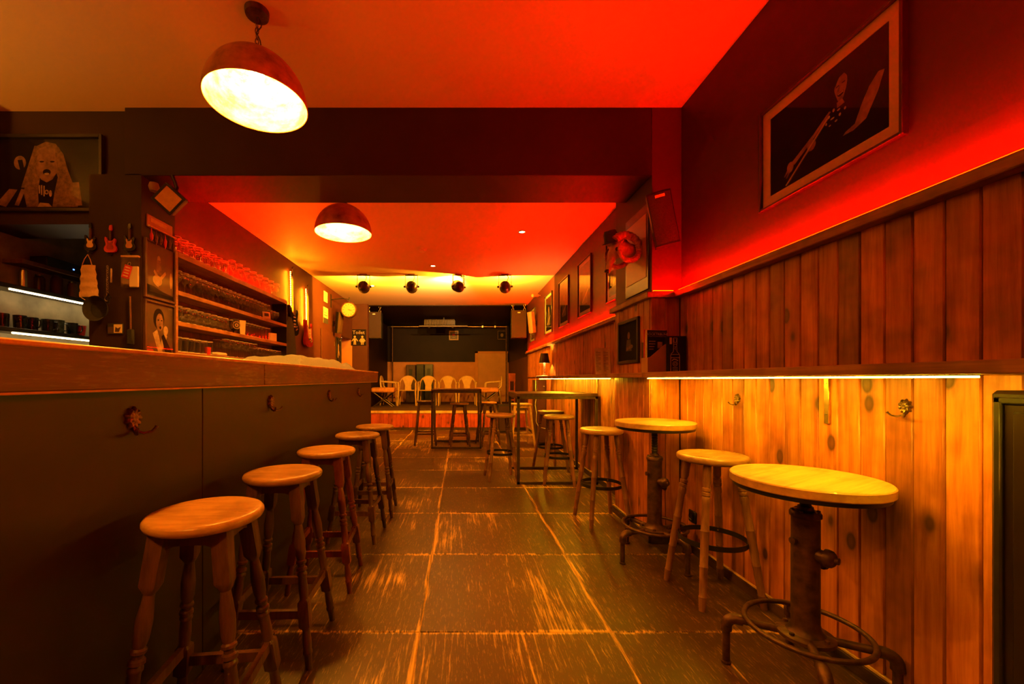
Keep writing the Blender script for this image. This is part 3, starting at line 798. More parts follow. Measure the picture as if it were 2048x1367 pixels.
# ------------------------------------------------------------------ stage lights, downlights, detector
def stage_can(loc, yaw, pitch, label, power, hot=0):
    t = thing('stage_light', label, 'spotlight', loc, (0, 0, yaw), 'stage lights on the ceiling before the stage')
    t.scale = (1.2, 1.2, 1.2)
    part('clamp', MB().box(-.05, .05, -.03, .03, -.012, 0, .002), 'beige_plastic', t)
    yk = part('yoke', MB().box(-.080, .080, -.012, .012, -.020, -.012).box(-.086, -.080, -.012, .012, -.185, -.012).box(.080, .086, -.012, .012, -.185, -.012), 'iron_black', t)
    part('knob', MB().lathe([(0,-.012),(.012,-.012),(.014,.0),(.012,.012),(0,.012)], 10, (.094,0,-.17), Matrix.Rotation(PI/2,3,'Y')).lathe([(0,-.012),(.012,-.012),(.014,.0),(.012,.012),(0,.012)], 10, (-.094,0,-.17), Matrix.Rotation(PI/2,3,'Y')), 'iron_black', yk)
    R = Matrix.Rotation(-PI/2+pitch, 3, 'X')      # lathe axis (+z) to the beam direction (+y, tilted up by pitch)
    c = (0, 0, -.17)
    part('housing', MB().lathe([(0,-.085),(.030,-.083),(.055,-.070),(.070,-.045),(.076,-.01),(.076,.055),(.079,.058),(.079,.066),(.072,.066),(.070,.05),(0,.045)], 28, c, R), 'black_satin', t)
    d = R @ Vector((0,0,1)); p = Vector(c)+d*.048
    part('lens', MB().lathe([(.066,0),(.055,.006),(.03,.012),(0,.014)], 24, tuple(p), R), 'can_glow', t, 'glowing lens')
    part('cable', MB().tube([(.03,0,-.02),(.05,-.06,-.06),(.03,-.09,-.12),(0,-.075,-.165)], .005, 6), 'cable_black', t)
    li = bpy.data.lights.new('stage_light_beam', 'SPOT'); li.energy = power; li.color = STAGE; li.spot_size = math.radians(172); li.spot_blend = 0.12; li.shadow_soft_size = 0.012
    lo_ = bpy.data.objects.new('stage_light_beam', li); COL.objects.link(lo_); lo_.parent = t
    lo_.location = Vector(c)+d*.075; lo_.rotation_euler = d.to_track_quat('-Z', 'Y').to_euler()
    if hot:
        l2 = bpy.data.lights.new('stage_light_hot_beam', 'SPOT'); l2.energy = hot; l2.color = (1.0, 0.66, 0.22); l2.spot_size = math.radians(95); l2.spot_blend = 0.9; l2.shadow_soft_size = 0.012
        o2 = bpy.data.objects.new('stage_light_hot_beam', l2); COL.objects.link(o2); o2.parent = t
        o2.location = lo_.location; o2.rotation_euler = lo_.rotation_euler
YC = 6.72
for i, (px, yaw, pit, lb, pw, hot) in enumerate(((727, 0.1, 0.0, 'leftmost of the four black stage lights on the ceiling', 1, 0), (823, 0.0, 0.0, 'second stage light from the left on the ceiling', 1, 0),
        (917, 0.45, 0.42, 'third stage light from the left, lighting the ceiling brightest', .6, 420), (1010, -0.15, 0.0, 'rightmost of the four black stage lights on the ceiling', 1, 0))):
    stage_can(((px-VX)*YC/F, YC, H2), yaw, pit, lb, pw*K_CAN, hot)
for (px, py, lb) in ((1044, 463, 'recessed ceiling downlight nearest the right wall'), (866, 531, 'recessed ceiling downlight in the middle of the rear ceiling'), (745, 571, 'recessed ceiling downlight beside the leftmost stage light')):
    Y = (H2-CAMH)*F/(VY-py)
    t = thing('downlight', lb, 'downlight', ((px-VX)*Y/F, Y, H2), group='recessed ceiling downlights')
    part('trim_ring', MB().lathe([(.032,-.001),(.036,-.008),(.050,-.006),(.052,0)], 28), 'steel', t)
    part('glow_disc', MB().lathe([(.032,-.003),(.018,-.005),(0,-.006)], 20), 'downlight_glow', t, 'lit lamp face')
Y = 5.42
t = thing('smoke_detector', 'small smoke detector on the rear ceiling', 'smoke detector', (-0.49, Y, H2))
part('base', MB().lathe([(.058,0),(.058,-.014),(.050,-.018),(0,-.018)], 24), 'white_plastic', t)
part('cap', MB().lathe([(.044,-.018),(.042,-.034),(.030,-.042),(0,-.043)], 24), 'white_plastic', t)

# ------------------------------------------------------------------ pictures
def picture(name, label, cat, loc, rz, wd, ht, fw=0.016, fd=0.022, mat_w=0.0, framemat='black_satin', bg='print_dark', art=(), pane=True, tilt=0.0, group=None):
    """local x right, z up, front = -y; origin bottom centre on the wall"""
    t = thing(name, label, cat, loc, (tilt, 0, rz), group)
    h = wd/2
    fr = MB().box(-h, -h+fw, -fd, 0, 0, ht, .002).box(h-fw, h, -fd, 0, 0, ht, .002).box(-h+fw, h-fw, -fd, 0, 0, fw, .002).box(-h+fw, h-fw, -fd, 0, ht-fw, ht, .002)
    part('frame', fr, framemat, t)
    x0, x1, z0, z1 = -h+fw, h-fw, fw, ht-fw
    if mat_w:
        m = mat_w
        part('mount', MB().box(x0, x0+m, -.008, -.004, z0, z1).box(x1-m, x1, -.008, -.004, z0, z1).box(x0+m, x1-m, -.008, -.004, z0, z0+m).box(x0+m, x1-m, -.008, -.004, z1-m, z1), 'mat_board', t, 'pale card mount')
        x0 += m; x1 -= m; z0 += m; z1 -= m
    pr_ = part('print', MB().box(x0-.001, x1+.001, -.005, -.001, z0-.001, z1+.001), bg, t)
    add_art(pr_, art, x0, x1, z0, z1, -.0055)
    if pane:
        part('glass_pane', MB().box(-h+fw, h-fw, -.013, -.0115, fw, ht-fw), 'picture_glass', t)
    return t
def add_art(parent, art, x0, x1, z0, z1, y):
    groups = {}
    for k, (nm, mt, pts) in enumerate(art):
        groups.setdefault((nm, mt), []).append((k, pts))
    for (nm, mt), lst in groups.items():
        mb = MB()
        for k, pts in lst:
            mb.poly([(x0+u*(x1-x0), z0+v*(z1-z0)) for u, v in pts], y-0.00006*k)
        part(nm, mb, mt, parent)
def limb(p, q, a, b):
    """tapered quad from p to q with half widths a, b (in picture units)"""
    d = Vector((q[0]-p[0], q[1]-p[1])); n = Vector((-d.y, d.x)).normalized()
    return [(p[0]+n.x*a, p[1]+n.y*a), (q[0]+n.x*b, q[1]+n.y*b), (q[0]-n.x*b, q[1]-n.y*b), (p[0]-n.x*a, p[1]-n.y*a)]
# large guitarist picture
ga = [('figure', 'print_skin', [(.620,.80),(.640,.86),(.680,.88),(.712,.84),(.716,.76),(.705,.68),(.682,.60),(.660,.575),(.640,.60),(.622,.68),(.612,.735)]),
      ('hair', 'print_dark', [(.610,.80),(.620,.89),(.660,.935),(.705,.925),(.735,.87),(.730,.74),(.716,.72),(.712,.80),(.690,.85),(.650,.84),(.632,.80),(.620,.765)]),
      ('hair', 'print_dark', limb((.628,.752),(.650,.757),.005,.006)), ('hair', 'print_dark', limb((.672,.760),(.698,.758),.006,.005)),
      ('hair', 'print_grey', limb((.655,.755),(.642,.695),.003,.010)), ('hair', 'print_dark', [(.636,.665),(.660,.672),(.690,.672),(.682,.640),(.660,.628),(.644,.640)]), ('figure', 'print_light', limb((.642,.661),(.684,.665),.005,.005)),
      ('hair', 'print_grey', [(.644,.622),(.682,.622),(.680,.595),(.660,.570),(.645,.590)]),
      ('figure', 'print_skin', limb((.655,.59),(.665,.53),.022,.03)),
      ('figure', 'print_skin', [(.93,.60),(.97,.58),(.93,.42),(.85,.22),(.76,.18),(.68,.19),(.70,.215),(.77,.24),(.82,.40),(.87,.52)]),
      ('figure', 'print_skin', limb((.58,.545),(.44,.40),.012,.018)), ('figure', 'print_skin', limb((.44,.40),(.24,.235),.020,.028)),
      ('figure', 'print_skin', ell(.215,.215,.035,.065,12)), ('figure', 'print_skin', limb((.20,.20),(.155,.135),.016,.008)), ('figure', 'print_skin', limb((.215,.18),(.175,.105),.012,.007)),
      ('figure', 'print_skin', ell(.42,.31,.040,.060,12)), ('figure', 'print_skin', limb((.40,.28),(.36,.25),.015,.010)),
      ('guitar_neck', 'print_gold', limb((.17,.02),(.56,.49),.008,.010)), ('guitar_neck', 'print_grey', limb((.19,.02),(.57,.48),.003,.003)),
      ('shirt_print', 'print_light', ell(.57,.49,.012,.018,8)), ('shirt_print', 'print_light', ell(.61,.53,.010,.020,8)), ('shirt_print', 'print_light', ell(.65,.50,.014,.012,8)),
      ('shirt_print', 'print_light', ell(.60,.45,.018,.010,8)), ('shirt_print', 'print_light', ell(.66,.44,.010,.018,8)), ('shirt_print', 'print_light', ell(.55,.43,.008,.016,8)),
      ('shirt_print', 'print_light', ell(.63,.40,.012,.012,8)), ('shirt_print', 'print_light', ell(.58,.39,.010,.008,8)), ('shirt_print', 'print_light', ell(.70,.47,.009,.016,8))]
picture('framed_photo', 'large framed photo of a musician playing guitar on the right wall', 'picture', (XR, 1.776, 2.008), -PI/2, 0.690, 0.507, 0.012, 0.026, 0.048, 'black_satin', 'print_dark', ga)
# singer picture above the kitchen opening
sa = [('hair', 'print_hair', [(.50,.96),(.59,.93),(.66,.78),(.70,.55),(.76,.30),(.79,.03),(.56,.03),(.58,.25),(.61,.45),(.52,.88),(.45,.45),(.43,.25),(.44,.03),(.33,.03),(.30,.25),(.35,.50),(.38,.72),(.42,.90)]),
      ('figure', 'print_skin', [(.50,.90),(.58,.86),(.61,.70),(.60,.52),(.56,.42),(.51,.38),(.46,.42),(.42,.52),(.41,.70),(.44,.86)]),
      ('face_detail', 'print_dark', ell(.465,.675,.022,.012,10)), ('face_detail', 'print_dark', ell(.56,.675,.022,.012,10)), ('face_detail', 'print_dark', ell(.51,.525,.036,.045,12)),
      ('face_detail', 'print_light', ell(.51,.50,.024,.018,8)), ('face_detail', 'print_hair', limb((.51,.68),(.51,.59),.006,.018)),
      ('hair', 'print_hair', limb((.42,.90),(.33,.30),.02,.05)), ('hair', 'print_hair', limb((.60,.88),(.68,.30),.02,.05)),
      ('figure', 'print_skin', limb((.10,.05),(.22,.30),.05,.035)), ('figure', 'print_skin', limb((.24,.05),(.30,.28),.02,.02)), ('hand', 'print_skin', ell(.27,.66,.055,.10,14)),
      ('face_detail', 'print_dark', limb((.215,.28),(.25,.55),.04,.03)), ('microphone', 'print_dark', limb((.30,.50),(.27,.70),.018,.022)),
      ('figure', 'print_skin', limb((.80,.05),(.77,.38),.03,.03)),
      ('shirt', 'print_dark', [(.44,.03),(.44,.30),(.47,.36),(.55,.36),(.58,.25),(.56,.03)]),
      ('shirt_print', 'print_light', limb((.445,.22),(.445,.34),.006,.006)), ('shirt_print', 'print_light', limb((.465,.20),(.465,.34),.006,.006)), ('shirt_print', 'print_light', limb((.487,.18),(.487,.33),.006,.006)),
      ('shirt_print', 'print_light', ell(.51,.24,.020,.035,10)), ('shirt_print', 'print_dark', ell(.51,.24,.010,.018,8)), ('shirt_print', 'print_light', ell(.545,.22,.014,.05,8)), ('shirt_print', 'print_light', [(.43,.03),(.45,.09),(.53,.08),(.56,.03)])]
picture('framed_photo', 'dark framed photo of a long-haired singer above the kitchen opening', 'picture', (-2.96, YB+0.038, 2.345), 0.0, 0.84, 0.545, 0.022, 0.03, 0.0, 'black_satin', 'print_dark', sa, tilt=0.0)
# two pictures on the side of the left pillar
pa = [('figure', 'print_gold', ell(.47,.73,.06,.075,12)), ('hair', 'print_hair', limb((.47,.72),(.47,.45),.07,.10)), ('figure', 'print_gold', limb((.30,.50),(.47,.35),.03,.04)), ('figure', 'print_gold', limb((.72,.52),(.50,.35),.03,.04)),
      ('guitar', 'print_gold', ell(.42,.33,.17,.10,14)), ('guitar', 'print_light', limb((.40,.22),(.45,.38),.06,.03)), ('figure', 'print_gold', ell(.92,.40,.05,.16,12)), ('crowd', 'print_dark', [(.0,.02),(.0,.22),(.3,.20),(.6,.14),(1,.10),(1,.02)])]
picture('framed_photo', 'brown framed concert photo on the left pillar, upper of two', 'picture', (-2.25, 3.07, 1.738), PI/2, 0.315, 0.425, 0.016, 0.02, 0.0, 'dark_wood', 'print_brown', pa)
pb = [('hair', 'print_dark', ell(.47,.72,.20,.20,16)), ('figure', 'print_skin', ell(.50,.66,.13,.17,16)), ('face_detail', 'print_dark', ell(.45,.70,.03,.015,8)), ('face_detail', 'print_dark', ell(.57,.70,.03,.015,8)), ('face_detail', 'print_dark', ell(.52,.56,.04,.03,8)),
      ('figure', 'print_light', limb((.33,.48),(.55,.05),.09,.07)), ('figure', 'print_light', limb((.50,.10),(.72,.45),.06,.07)), ('figure', 'print_light', ell(.72,.52,.09,.09,12)), ('shirt', 'print_dark', limb((.60,.42),(.85,.05),.05,.12)), ('shirt', 'print_red', [(.02,.02),(.02,.14),(.25,.14),(.40,.02)])]
picture('framed_photo', 'brown framed photo of a performer with raised fist, lower one on left pillar', 'picture', (-2.25, 3.07, 1.30), PI/2, 0.315, 0.425, 0.016, 0.02, 0.0, 'dark_wood', 'print_brown', pb)
# dark picture on the right pillar
pc = [('figure', 'print_skin', ell(.50,.66,.07,.10,12)), ('figure', 'print_grey', limb((.50,.55),(.50,.25),.10,.16)), ('figure', 'print_skin', limb((.38,.30),(.62,.36),.04,.04)), ('figure', 'print_skin', ell(.66,.36,.07,.05,10))]
picture('framed_photo', 'small black framed portrait on the right pillar beside the magazines', 'picture', (1.344, 3.245, 1.275), -PI/2, 0.39, 0.345, 0.022, 0.02, 0.0, 'black_satin', 'print_dark', pc)
# row of posters on the rear right wall
post = [('scene', 'print_dark', [(0,0),(1,0),(1,.40),(0,.45)]), ('figure', 'print_skin', ell(.5,.62,.10,.09,12)), ('figure', 'print_grey', limb((.5,.55),(.5,.15),.18,.26)), ('figure', 'print_gold', limb((.25,.20),(.80,.42),.02,.02))]
for (a, b_, bg, lb) in ((4.35, 3.80, 'print_gold', 'framed poster behind the ram skull, nearest of the row on the rear right wall'), (5.385, 4.85, 'print_brown', 'framed poster second in the row on the rear right wall'), (6.42, 5.857, 'print_brown', 'framed poster third in the row on the rear right wall'),
                        (7.476, 6.90, 'print_dark', 'framed poster fourth in the row, above the table lamp'), (9.0, 8.47, 'print_dark', 'framed poster at the stage end of the row on the rear right wall')):
    picture('framed_poster', lb, 'poster', (XR, (a+b_)/2, 1.947), -PI/2, a-b_, 0.70, 0.014, 0.024, 0.045, 'black_satin', bg, post, group='posters on the rear right wall')
# pictures on the stage back wall
picture('framed_print', 'small gold framed print on the black back wall of the stage', 'picture', ((907.5-VX)*13.1/F, 13.118, 2.40), 0, 0.30, 0.30, 0.032, 0.02, 0.0, 'print_gold', 'print_brown', [('emblem', 'print_red', ell(.5,.6,.2,.15,12)), ('emblem', 'print_gold', limb((.3,.25),(.7,.25),.02,.02))], pane=False)
picture('framed_print', 'dark framed print at the right of the black stage back wall', 'picture', ((1004-VX)*13.1/F, 13.118, 2.42), 0, 0.28, 0.28, 0.02, 0.02, 0.0, 'dark_wood', 'print_dark', [('emblem', 'print_grey', ell(.5,.5,.2,.25,12))], pane=False)

# ------------------------------------------------------------------ mirror, ram skull and speaker at the right pillar
t = thing('wall_mirror', 'framed mirror behind the ram skull on the right pillar, reflection painted brown', 'mirror', (1.362, 3.14, 1.80), (0, 0, -PI/2))
part('frame', MB().box(-.20,.20,-.010,0,0,.62,.002), 'black_satin', t)
part('panel', MB().box(-.175,.175,-.014,-.008,.09,.55,.001), 'panel_brown', t)  # flat brown painted in place of what the mirror reflects
def ram():
    t = thing('ram_skull', 'ram skull with large ridged curled horns mounted on the right pillar', 'skull', (1.346, 3.12, 2.11), (0, 0, -PI/2+0.15))
    # head: sections from the mirror out along -y and down
    secs = [(0.0, .040, .045, .010), (-.06, .048, .055, .018), (-.12, .056, .062, .025), (-.165, .056, .060, .018), (-.195, .046, .050, -.015), (-.212, .036, .040, -.060), (-.222, .031, .034, -.100), (-.230, .028, .028, -.135), (-.232, .016, .016, -.155)]
    n = 16; vs = []; fs = []
    for (y, rx, rz, z) in secs:
        for k in range(n):
            a = 2*PI*k/n; vs.append((rx*math.cos(a), y-0.35*rz*math.sin(a)*(0 if y > -.06 else 1), z+rz*math.sin(a)))
    for i in range(len(secs)-1):
        for k in range(n):
            k2 = (k+1) % n; fs.append((i*n+k, i*n+k2, (i+1)*n+k2, (i+1)*n+k))
    fs.append(tuple(range(n))); fs.append(tuple(reversed(range((len(secs)-1)*n, len(secs)*n))))
    hd = part('head', MB().add(vs, fs), 'bone', t)
    for s_ in (-1, 1):
        part('eye_socket', MB().lathe([(0,-.006),(.012,-.004),(.016,0),(.012,.004),(0,.006)], 12, (s_*.050,-.185,.005), Matrix.Rotation(PI/2,3,'Y')), 'black_plastic', hd)
        pts = []; rs = []
        m = 120
        for i in range(m+1):
            u = i/m; th = math.radians(140-370*u); R = .108-.038*u**1.5
            pts.append((s_*(.048+.060*u), -.118+R*math.cos(th), .004+R*math.sin(th)))
            rs.append((.027*(1-u)**0.6+.004)*(1+0.08*math.sin(i*1.5)))
        part('horn', MB().tube(pts, rs, 14), 'horn', t, 'ridged curled horn')
    part('nose', MB().lathe([(0,-.014),(.016,-.010),(.021,0),(.016,.010),(0,.014)], 12, (0,-.240,-.148)), 'black_plastic', hd)
    return t
ram()
t = thing('black_hat', 'small black hat on the brow of the ram skull', 'hat', (1.150, 3.10, 2.185), (0.2, -0.25, 0))
part('crown', MB().lathe([(.052,0),(.050,.06),(.042,.085),(0,.09)], 20), 'fabric_black', t)
part('brim', MB().lathe([(.05,0),(.068,-.006),(.070,-.002),(.05,.006)], 20), 'fabric_black', t)
def wall_speaker(loc, rot, label, w_, h_, d_, mat='black_plastic', grille='speaker_grille', group=None, badge=True, arm=(0, .02, 0)):
    t = thing('wall_speaker', label, 'speaker', loc, rot, group)
    n = 6
    pts = [(-w_/2, 0), (-w_*.36, d_), (w_*.36, d_), (w_/2, 0)]
    front = [(-w_/2+w_*i/n, -0.10*w_*math.sin(PI*i/n)) for i in range(n+1)]
    out = front+[(w_*.36, d_), (-w_*.36, d_)]
    vs = [(x, y, 0) for x, y in out]+[(x, y, h_) for x, y in out]; m = len(out)
    fs = [tuple(reversed(range(m))), tuple(range(m, 2*m))]+[(i, (i+1) % m, m+(i+1) % m, m+i) for i in range(m)]
    part('cabinet', MB().add(vs, fs), mat, t)
    fr2 = [(x*.92, y-.004) for x, y in front]; k = len(fr2)
    gv = [(x, y, h_*.03) for x, y in fr2]+[(x, y, h_*.97) for x, y in fr2]
    g = part('grille', MB().add(gv, [(i, i+1, k+i+1, k+i) for i in range(k-1)]), grille, t)
    if badge: part('badge', MB().box(-.03,.03,-.10*w_-.007,-.10*w_-.003,h_*.88,h_*.93), 'paper', g)
    part('bracket', MB().tube([(0, d_*.9, h_*.45), (arm[0], d_+.05, h_*.45+arm[2]), (arm[0]*1.6, d_+arm[1]+.06, h_*.42)], .009, 8).box(-.025+arm[0]*1.6, .025+arm[0]*1.6, d_+arm[1]+.055, d_+arm[1]+.065, h_*.30, h_*.55), 'iron_black', t)
    return t
wall_speaker((1.385, 2.72, 2.045), (0.10, -0.20, -0.25), 'black loudspeaker tilted on a bracket beside the ram skull', 0.150, 0.35, 0.12, arm=(.04,.02,0))
wall_speaker((1.44, 8.25, 2.08), (0.15, 0.05, -1.1), 'pale curved loudspeaker on the right wall near the stage', 0.14, 0.42, 0.09, 'beige_plastic', 'beige_plastic', badge=False)
wall_speaker((-2.30, 7.86, 2.03), (0.15, -0.03, 1.1), 'dark curved loudspeaker on the left wall below the clock', 0.14, 0.40, 0.09, 'black_plastic', 'speaker_grille', badge=False)

# ------------------------------------------------------------------ things on the long shelf
def text_mesh(body, size, name='lettering'):
    cu = bpy.data.curves.new(name, 'FONT'); cu.body = body; cu.size = size; cu.align_x = 'CENTER'; cu.extrude = 0.0004; cu.resolution_u = 2
    o = bpy.data.objects.new(name, cu); COL.objects.link(o)
    dg = bpy.context.evaluated_depsgraph_get()
    me = bpy.data.meshes.new_from_object(o.evaluated_get(dg)); bpy.data.objects.remove(o); bpy.data.curves.remove(cu)
    return me
def text_part(body, size, mat, parent, loc, rot=(PI/2, 0, 0), sx=1.0):
    me = text_mesh(body, size); me.name = 'lettering'
    me.materials.clear(); o = link('lettering', me, mat, parent, loc, rot); o.scale = (sx, 1, 1)
    return o
SZ = 1.198
t = thing('magazine_holder', 'grey-brown magazine file on the shelf in front of the pillar', 'file holder', (1.285, 2.80, SZ), (0, 0, 0.12))
part('back', MB().box(0, .155, .074, .078, 0, .21), 'splash_grey', t)
part('front', MB().prism([(0,0),(.155,0),(.155,.205),(.125,.19),(.02,.105),(0,.10)], 0, .004), 'panel_brown', t)
part('side', MB().box(0,.004,.004,.074,0,.10).box(.151,.155,.004,.074,0,.205), 'panel_brown', t)
part('base', MB().box(0.004,.151,.004,.074,0,.004), 'panel_brown', t)
for k, (lb, mt) in enumerate((('dark music magazine with its title across the top, front one in the file', 'print_dark'), ('pale edged magazine standing behind the dark one in the file', 'paper_yellow'), ('red covered magazine at the back of the magazine file', 'print_red'))):
    m = thing('magazine', lb, 'magazine', (1.285+.008-0.004*k, 2.80+.022+.014*k, SZ+.005), (0, 0, 0.12))
    part('cover', MB().box(-.002*k,.146,0,.003,0,.285+.004*k), mt, m)
    part('pages', MB().box(0,.145,.003,.010,.001,.283+.004*k), 'paper_yellow', m)
    if k == 0:
        text_part('ROCKTRIBUNE', .0235, 'print_light', m, (.073, -.0012, .250))
        part('cover_line', MB().box(.004,.142,-.0006,0,.242,.2435).box(.004,.142,-.0006,0,.272,.2735), 'print_light', m)
        part('cover_print', MB().box(.012,.060,-.0006,0,.205,.212).box(.012,.058,-.0006,0,.188,.193).box(.012,.052,-.0006,0,.170,.175).box(.012,.045,-.0006,0,.152,.157), 'print_skin', m)
        part('cover_print', MB().box(.075,.110,-.0006,0,.16,.205), 'print_skin', m)
t = thing('gift_box', 'black box printed with a bottle outline, standing next to the magazines', 'box', (1.47, 2.82, SZ), (0, 0, 0.0))
part('body', MB().box(-.05,.068,-.04,.04,0,.245,.002), 'print_dark', t)
def line(mb, pts, w_=.0016, y=-.0408):
    for a, b_ in zip(pts[:-1], pts[1:]): mb.poly(limb(a, b_, w_, w_), y)
mb = MB()
bx = -.008
line(mb, [(bx-.030,0.004),(bx-.030,.115),(bx-.026,.125),(bx-.012,.140),(bx-.010,.19),(bx-.013,.195),(bx-.013,.232),(bx+.013,.232),(bx+.013,.195),(bx+.010,.19),(bx+.012,.140),(bx+.026,.125),(bx+.030,.115),(bx+.030,0.004)])
line(mb, [(bx-.029,.120),(bx+.029,.120)]); line(mb, [(bx-.030,.098),(bx+.030,.098)]); line(mb, [(bx-.010,.19),(bx+.010,.19)])
line(mb, [(bx-.008,.225),(bx-.008,.202),(bx+.008,.202),(bx+.008,.225)])
part('bottle_outline', mb, 'print_gold', t)
mb = MB(); line(mb, ell(bx, .057, .016, .016, 18)+[ell(bx, .057, .016, .016, 18)[0]], .0012); line(mb, ell(bx, .057, .008, .008, 12)+[ell(bx, .057, .008, .008, 12)[0]], .0012)
for z in (.032, .022, .012): line(mb, [(bx-.018, z), (bx+.018, z)], .0013)
line(mb, [(bx-.022,.078),(bx-.010,.088),(bx+.004,.086),(bx+.020,.078)], .0025); line(mb, [(bx-.006,.155),(bx+.006,.175)], .001); line(mb, [(bx+.004,.150),(bx-.004,.178)], .001)
part('label_print', mb, 'print_gold', t)
part('sticker', MB().box(-.045,-.030,-.0408,-.0400,.19,.235), 'print_gold', t)
t = thing('menu_card', 'folded pale menu card standing on the shelf beyond the pillar', 'menu', (1.455, 4.16, SZ), (0, 0, 0))
for s_, x0, x1 in ((-1, -.075, -.004), (1, .002, .072)):
    vs = [(x0, 0, 0), (x1, -.02, 0), (x1, .01, .275), (x0, .03, .268)]
    lf = part('leaf', MB().add(vs+[(a, b_+.001, c) for a, b_, c in vs], [(0,1,2,3),(7,6,5,4),(0,4,5,1),(1,5,6,2),(2,6,7,3),(3,7,4,0)]), 'paper', t)
    mb = MB()
    for k in range(17):
        z = .235-.0125*k; f = z/.275; l_ = (.75 if k % 4 else .45)
        xa = x0+.008; xb = x0+(x1-x0)*l_
        ya = .03*f-.0012
        mb.add([(xa, ya-.02*(xa-x0)/(x1-x0), z), (xb, ya-.02*(xb-x0)/(x1-x0), z), (xb, ya-.02*(xb-x0)/(x1-x0), z+.003), (xa, ya-.02*(xa-x0)/(x1-x0), z+.003)], [(0,1,2,3)])
    part('print', mb, 'ink', lf)
# table lamp at the far shelf end
t = thing('table_lamp', 'small lamp with black shade and pale turned stem on the far end of the shelf', 'lamp', (1.42, 6.86, SZ))
part('stem', MB().lathe([(0,0),(.055,0),(.055,.010),(.040,.018),(.018,.026),(.014,.045),(.020,.055),(.014,.065),(.012,.09),(.018,.10),(.018,.11),(.015,.13),(.020,.22),(.012,.235),(.010,.27),(0,.27)], 20), 'white_plastic', t, 'pale turned stem')
part('shade', MB().lathe([(.088,.225),(.062,.385),(.060,.385),(.086,.225)], 32), 'black_satin', t, 'black shade')
part('bulb', MB().lathe([(0,.345),(.014,.34),(.020,.32),(.016,.30),(.010,.28)], 14), 'table_lamp_glow', t, 'lit bulb')
x, y = 1.42, 6.86
single('lamp_cable', MB().tube([(1.42,6.79,1.203),(1.33,6.79,1.205),(1.272,6.80,1.20),(1.262,6.80,1.15),(1.262,6.80,1.0),(1.270,6.79,.85),(1.255,6.80,.72),(1.275,6.79,.60),(1.27,6.80,.45),(1.31,6.78,.36),(1.42,6.74,.34)], .005, 7), 'cable_white', 'white cable hanging from the table lamp over the shelf end', 'cable')
single('power_plug', MB().box(-.018,.018,-.03,.03,-.05,.05,.006), 'white_plastic', 'white plug of the lamp cable low by the wall', 'plug', (1.44, 6.72, .36))
t = thing('wall_cupboard', 'grey-brown cupboard under the far end of the shelf', 'cupboard', (1.41, 7.50, 0))
part('body', MB().box(-.03,.139,-.18,.25,0,1.14,.003), 'bar_panel_paint', t)
dr = part('door', MB().box(-.026,.13,-.195,-.18,.02,1.12,.003), 'wall_paint_brown', t)
part('knob', MB().lathe([(0,0),(.012,.002),(.015,.012),(.010,.022),(0,.024)], 14, (.09,-.195,1.02), Matrix.Rotation(PI/2,3,'X')), 'brass', dr)

# hooks on the planks, socket, radiator
for (y, z, lb) in ((1.425, 1.056, 'ornate double coat hook on the planks near the radiator'), (2.285, 1.043, 'ornate double coat hook on the planks near the pillar')):
    h = thing('coat_hook', lb, 'coat hook', (PF, y, z), (0, 0, -PI/2), 'coat hooks on the planked wall')
    hook_parts(h, as_child=False); h.scale = (.66, .66, .66)
t = thing('wall_socket', 'black square power socket low on the planked wall behind the ring stool', 'socket', (PF, 2.72, .20), (0, 0, -PI/2))
part('plate', MB().box(-.04,.04,-.012,0,0,.08,.004), 'black_plastic', t)
part('insert', MB().lathe([(0,0),(.018,0),(.022,.004),(.024,.004)], 20, (0,-.016,.04), Matrix.Rotation(PI/2,3,'X')), 'iron_black', t)
t = thing('radiator', 'black panel radiator on the right wall at the picture edge', 'radiator', (1.455, 0.66, 0.10))
part('casing', MB().box(-.010,.09,-.46,.46,0,1.02,.010), 'radiator_paint', t)
part('front_rim', MB().box(-.020,-.008,-.445,.445,.012,.030,.004).box(-.020,-.008,-.445,.445,.985,1.003,.004).box(-.020,-.008,.427,.445,.012,1.003,.004).box(-.020,-.008,-.445,-.427,.012,1.003,.004), 'black_satin', t)
for k in range(13):
    yk = -.39+.065*k; part('rib', MB().box(-.017,-.008,yk-.018,yk+.018,.05,.965,.004), 'radiator_paint', t)

# ------------------------------------------------------------------ glass shelf behind the bar
XS = -2.25
gs = thing('glass_shelf', 'tall wooden shelf unit full of glasses behind the bar', 'shelf unit', (XS, 3.245, 0))
LY = 2.11
part('side_panel', MB().box(-.19, 0, 0, .035, 0.9, 2.172, .002), 'shelf_wood', gs)
part('side_panel', MB().box(-.19, 0, LY-.02, LY, 0.9, 2.172, .002), 'black_satin', gs)
part('back_panel', MB().box(-.199, -.19, 0, LY, 0.9, 2.172), 'dark_wood', gs)
for z0, z1 in ((2.127, 2.172), (1.825, 1.86), (1.580, 1.615), (1.335, 1.37), (.95, .99)):
    part('shelf_board', MB().box(-.19, .002, .035, LY-.02, z0, z1, .002), 'shelf_wood', gs)
red_strip(3.29, 5.33, -2.345, 2.172, 'red LED strip along the wall on top of the glass shelf')
def goblet(h=.17, r=.038, stem=.08):
    return [(0,0),(r*.85,0),(r*.85,.003),(.006,.008),(.0042,.02),(.0042,stem-.01),(.010,stem),(r*.72,stem+.018),(r,stem+(h-stem)*.45),(r*.86,h),(r*.83,h),(r*.96,stem+(h-stem)*.45),(r*.68,stem+.022),(0,stem+.006)]
def tumbler(h=.12, r=.034):
    return [(0,0),(r*.82,0),(r,h),(r*.94,h),(r*.77,.010),(0,.010)]
def bowlglass(h=.125, r=.043):
    return [(0,0),(r*.7,0),(r*.7,.004),(.008,.012),(.010,.028),(r*.75,.045),(r,.075),(r*.88,h),(r*.84,h),(r*.95,.075),(r*.7,.048),(0,.034)]
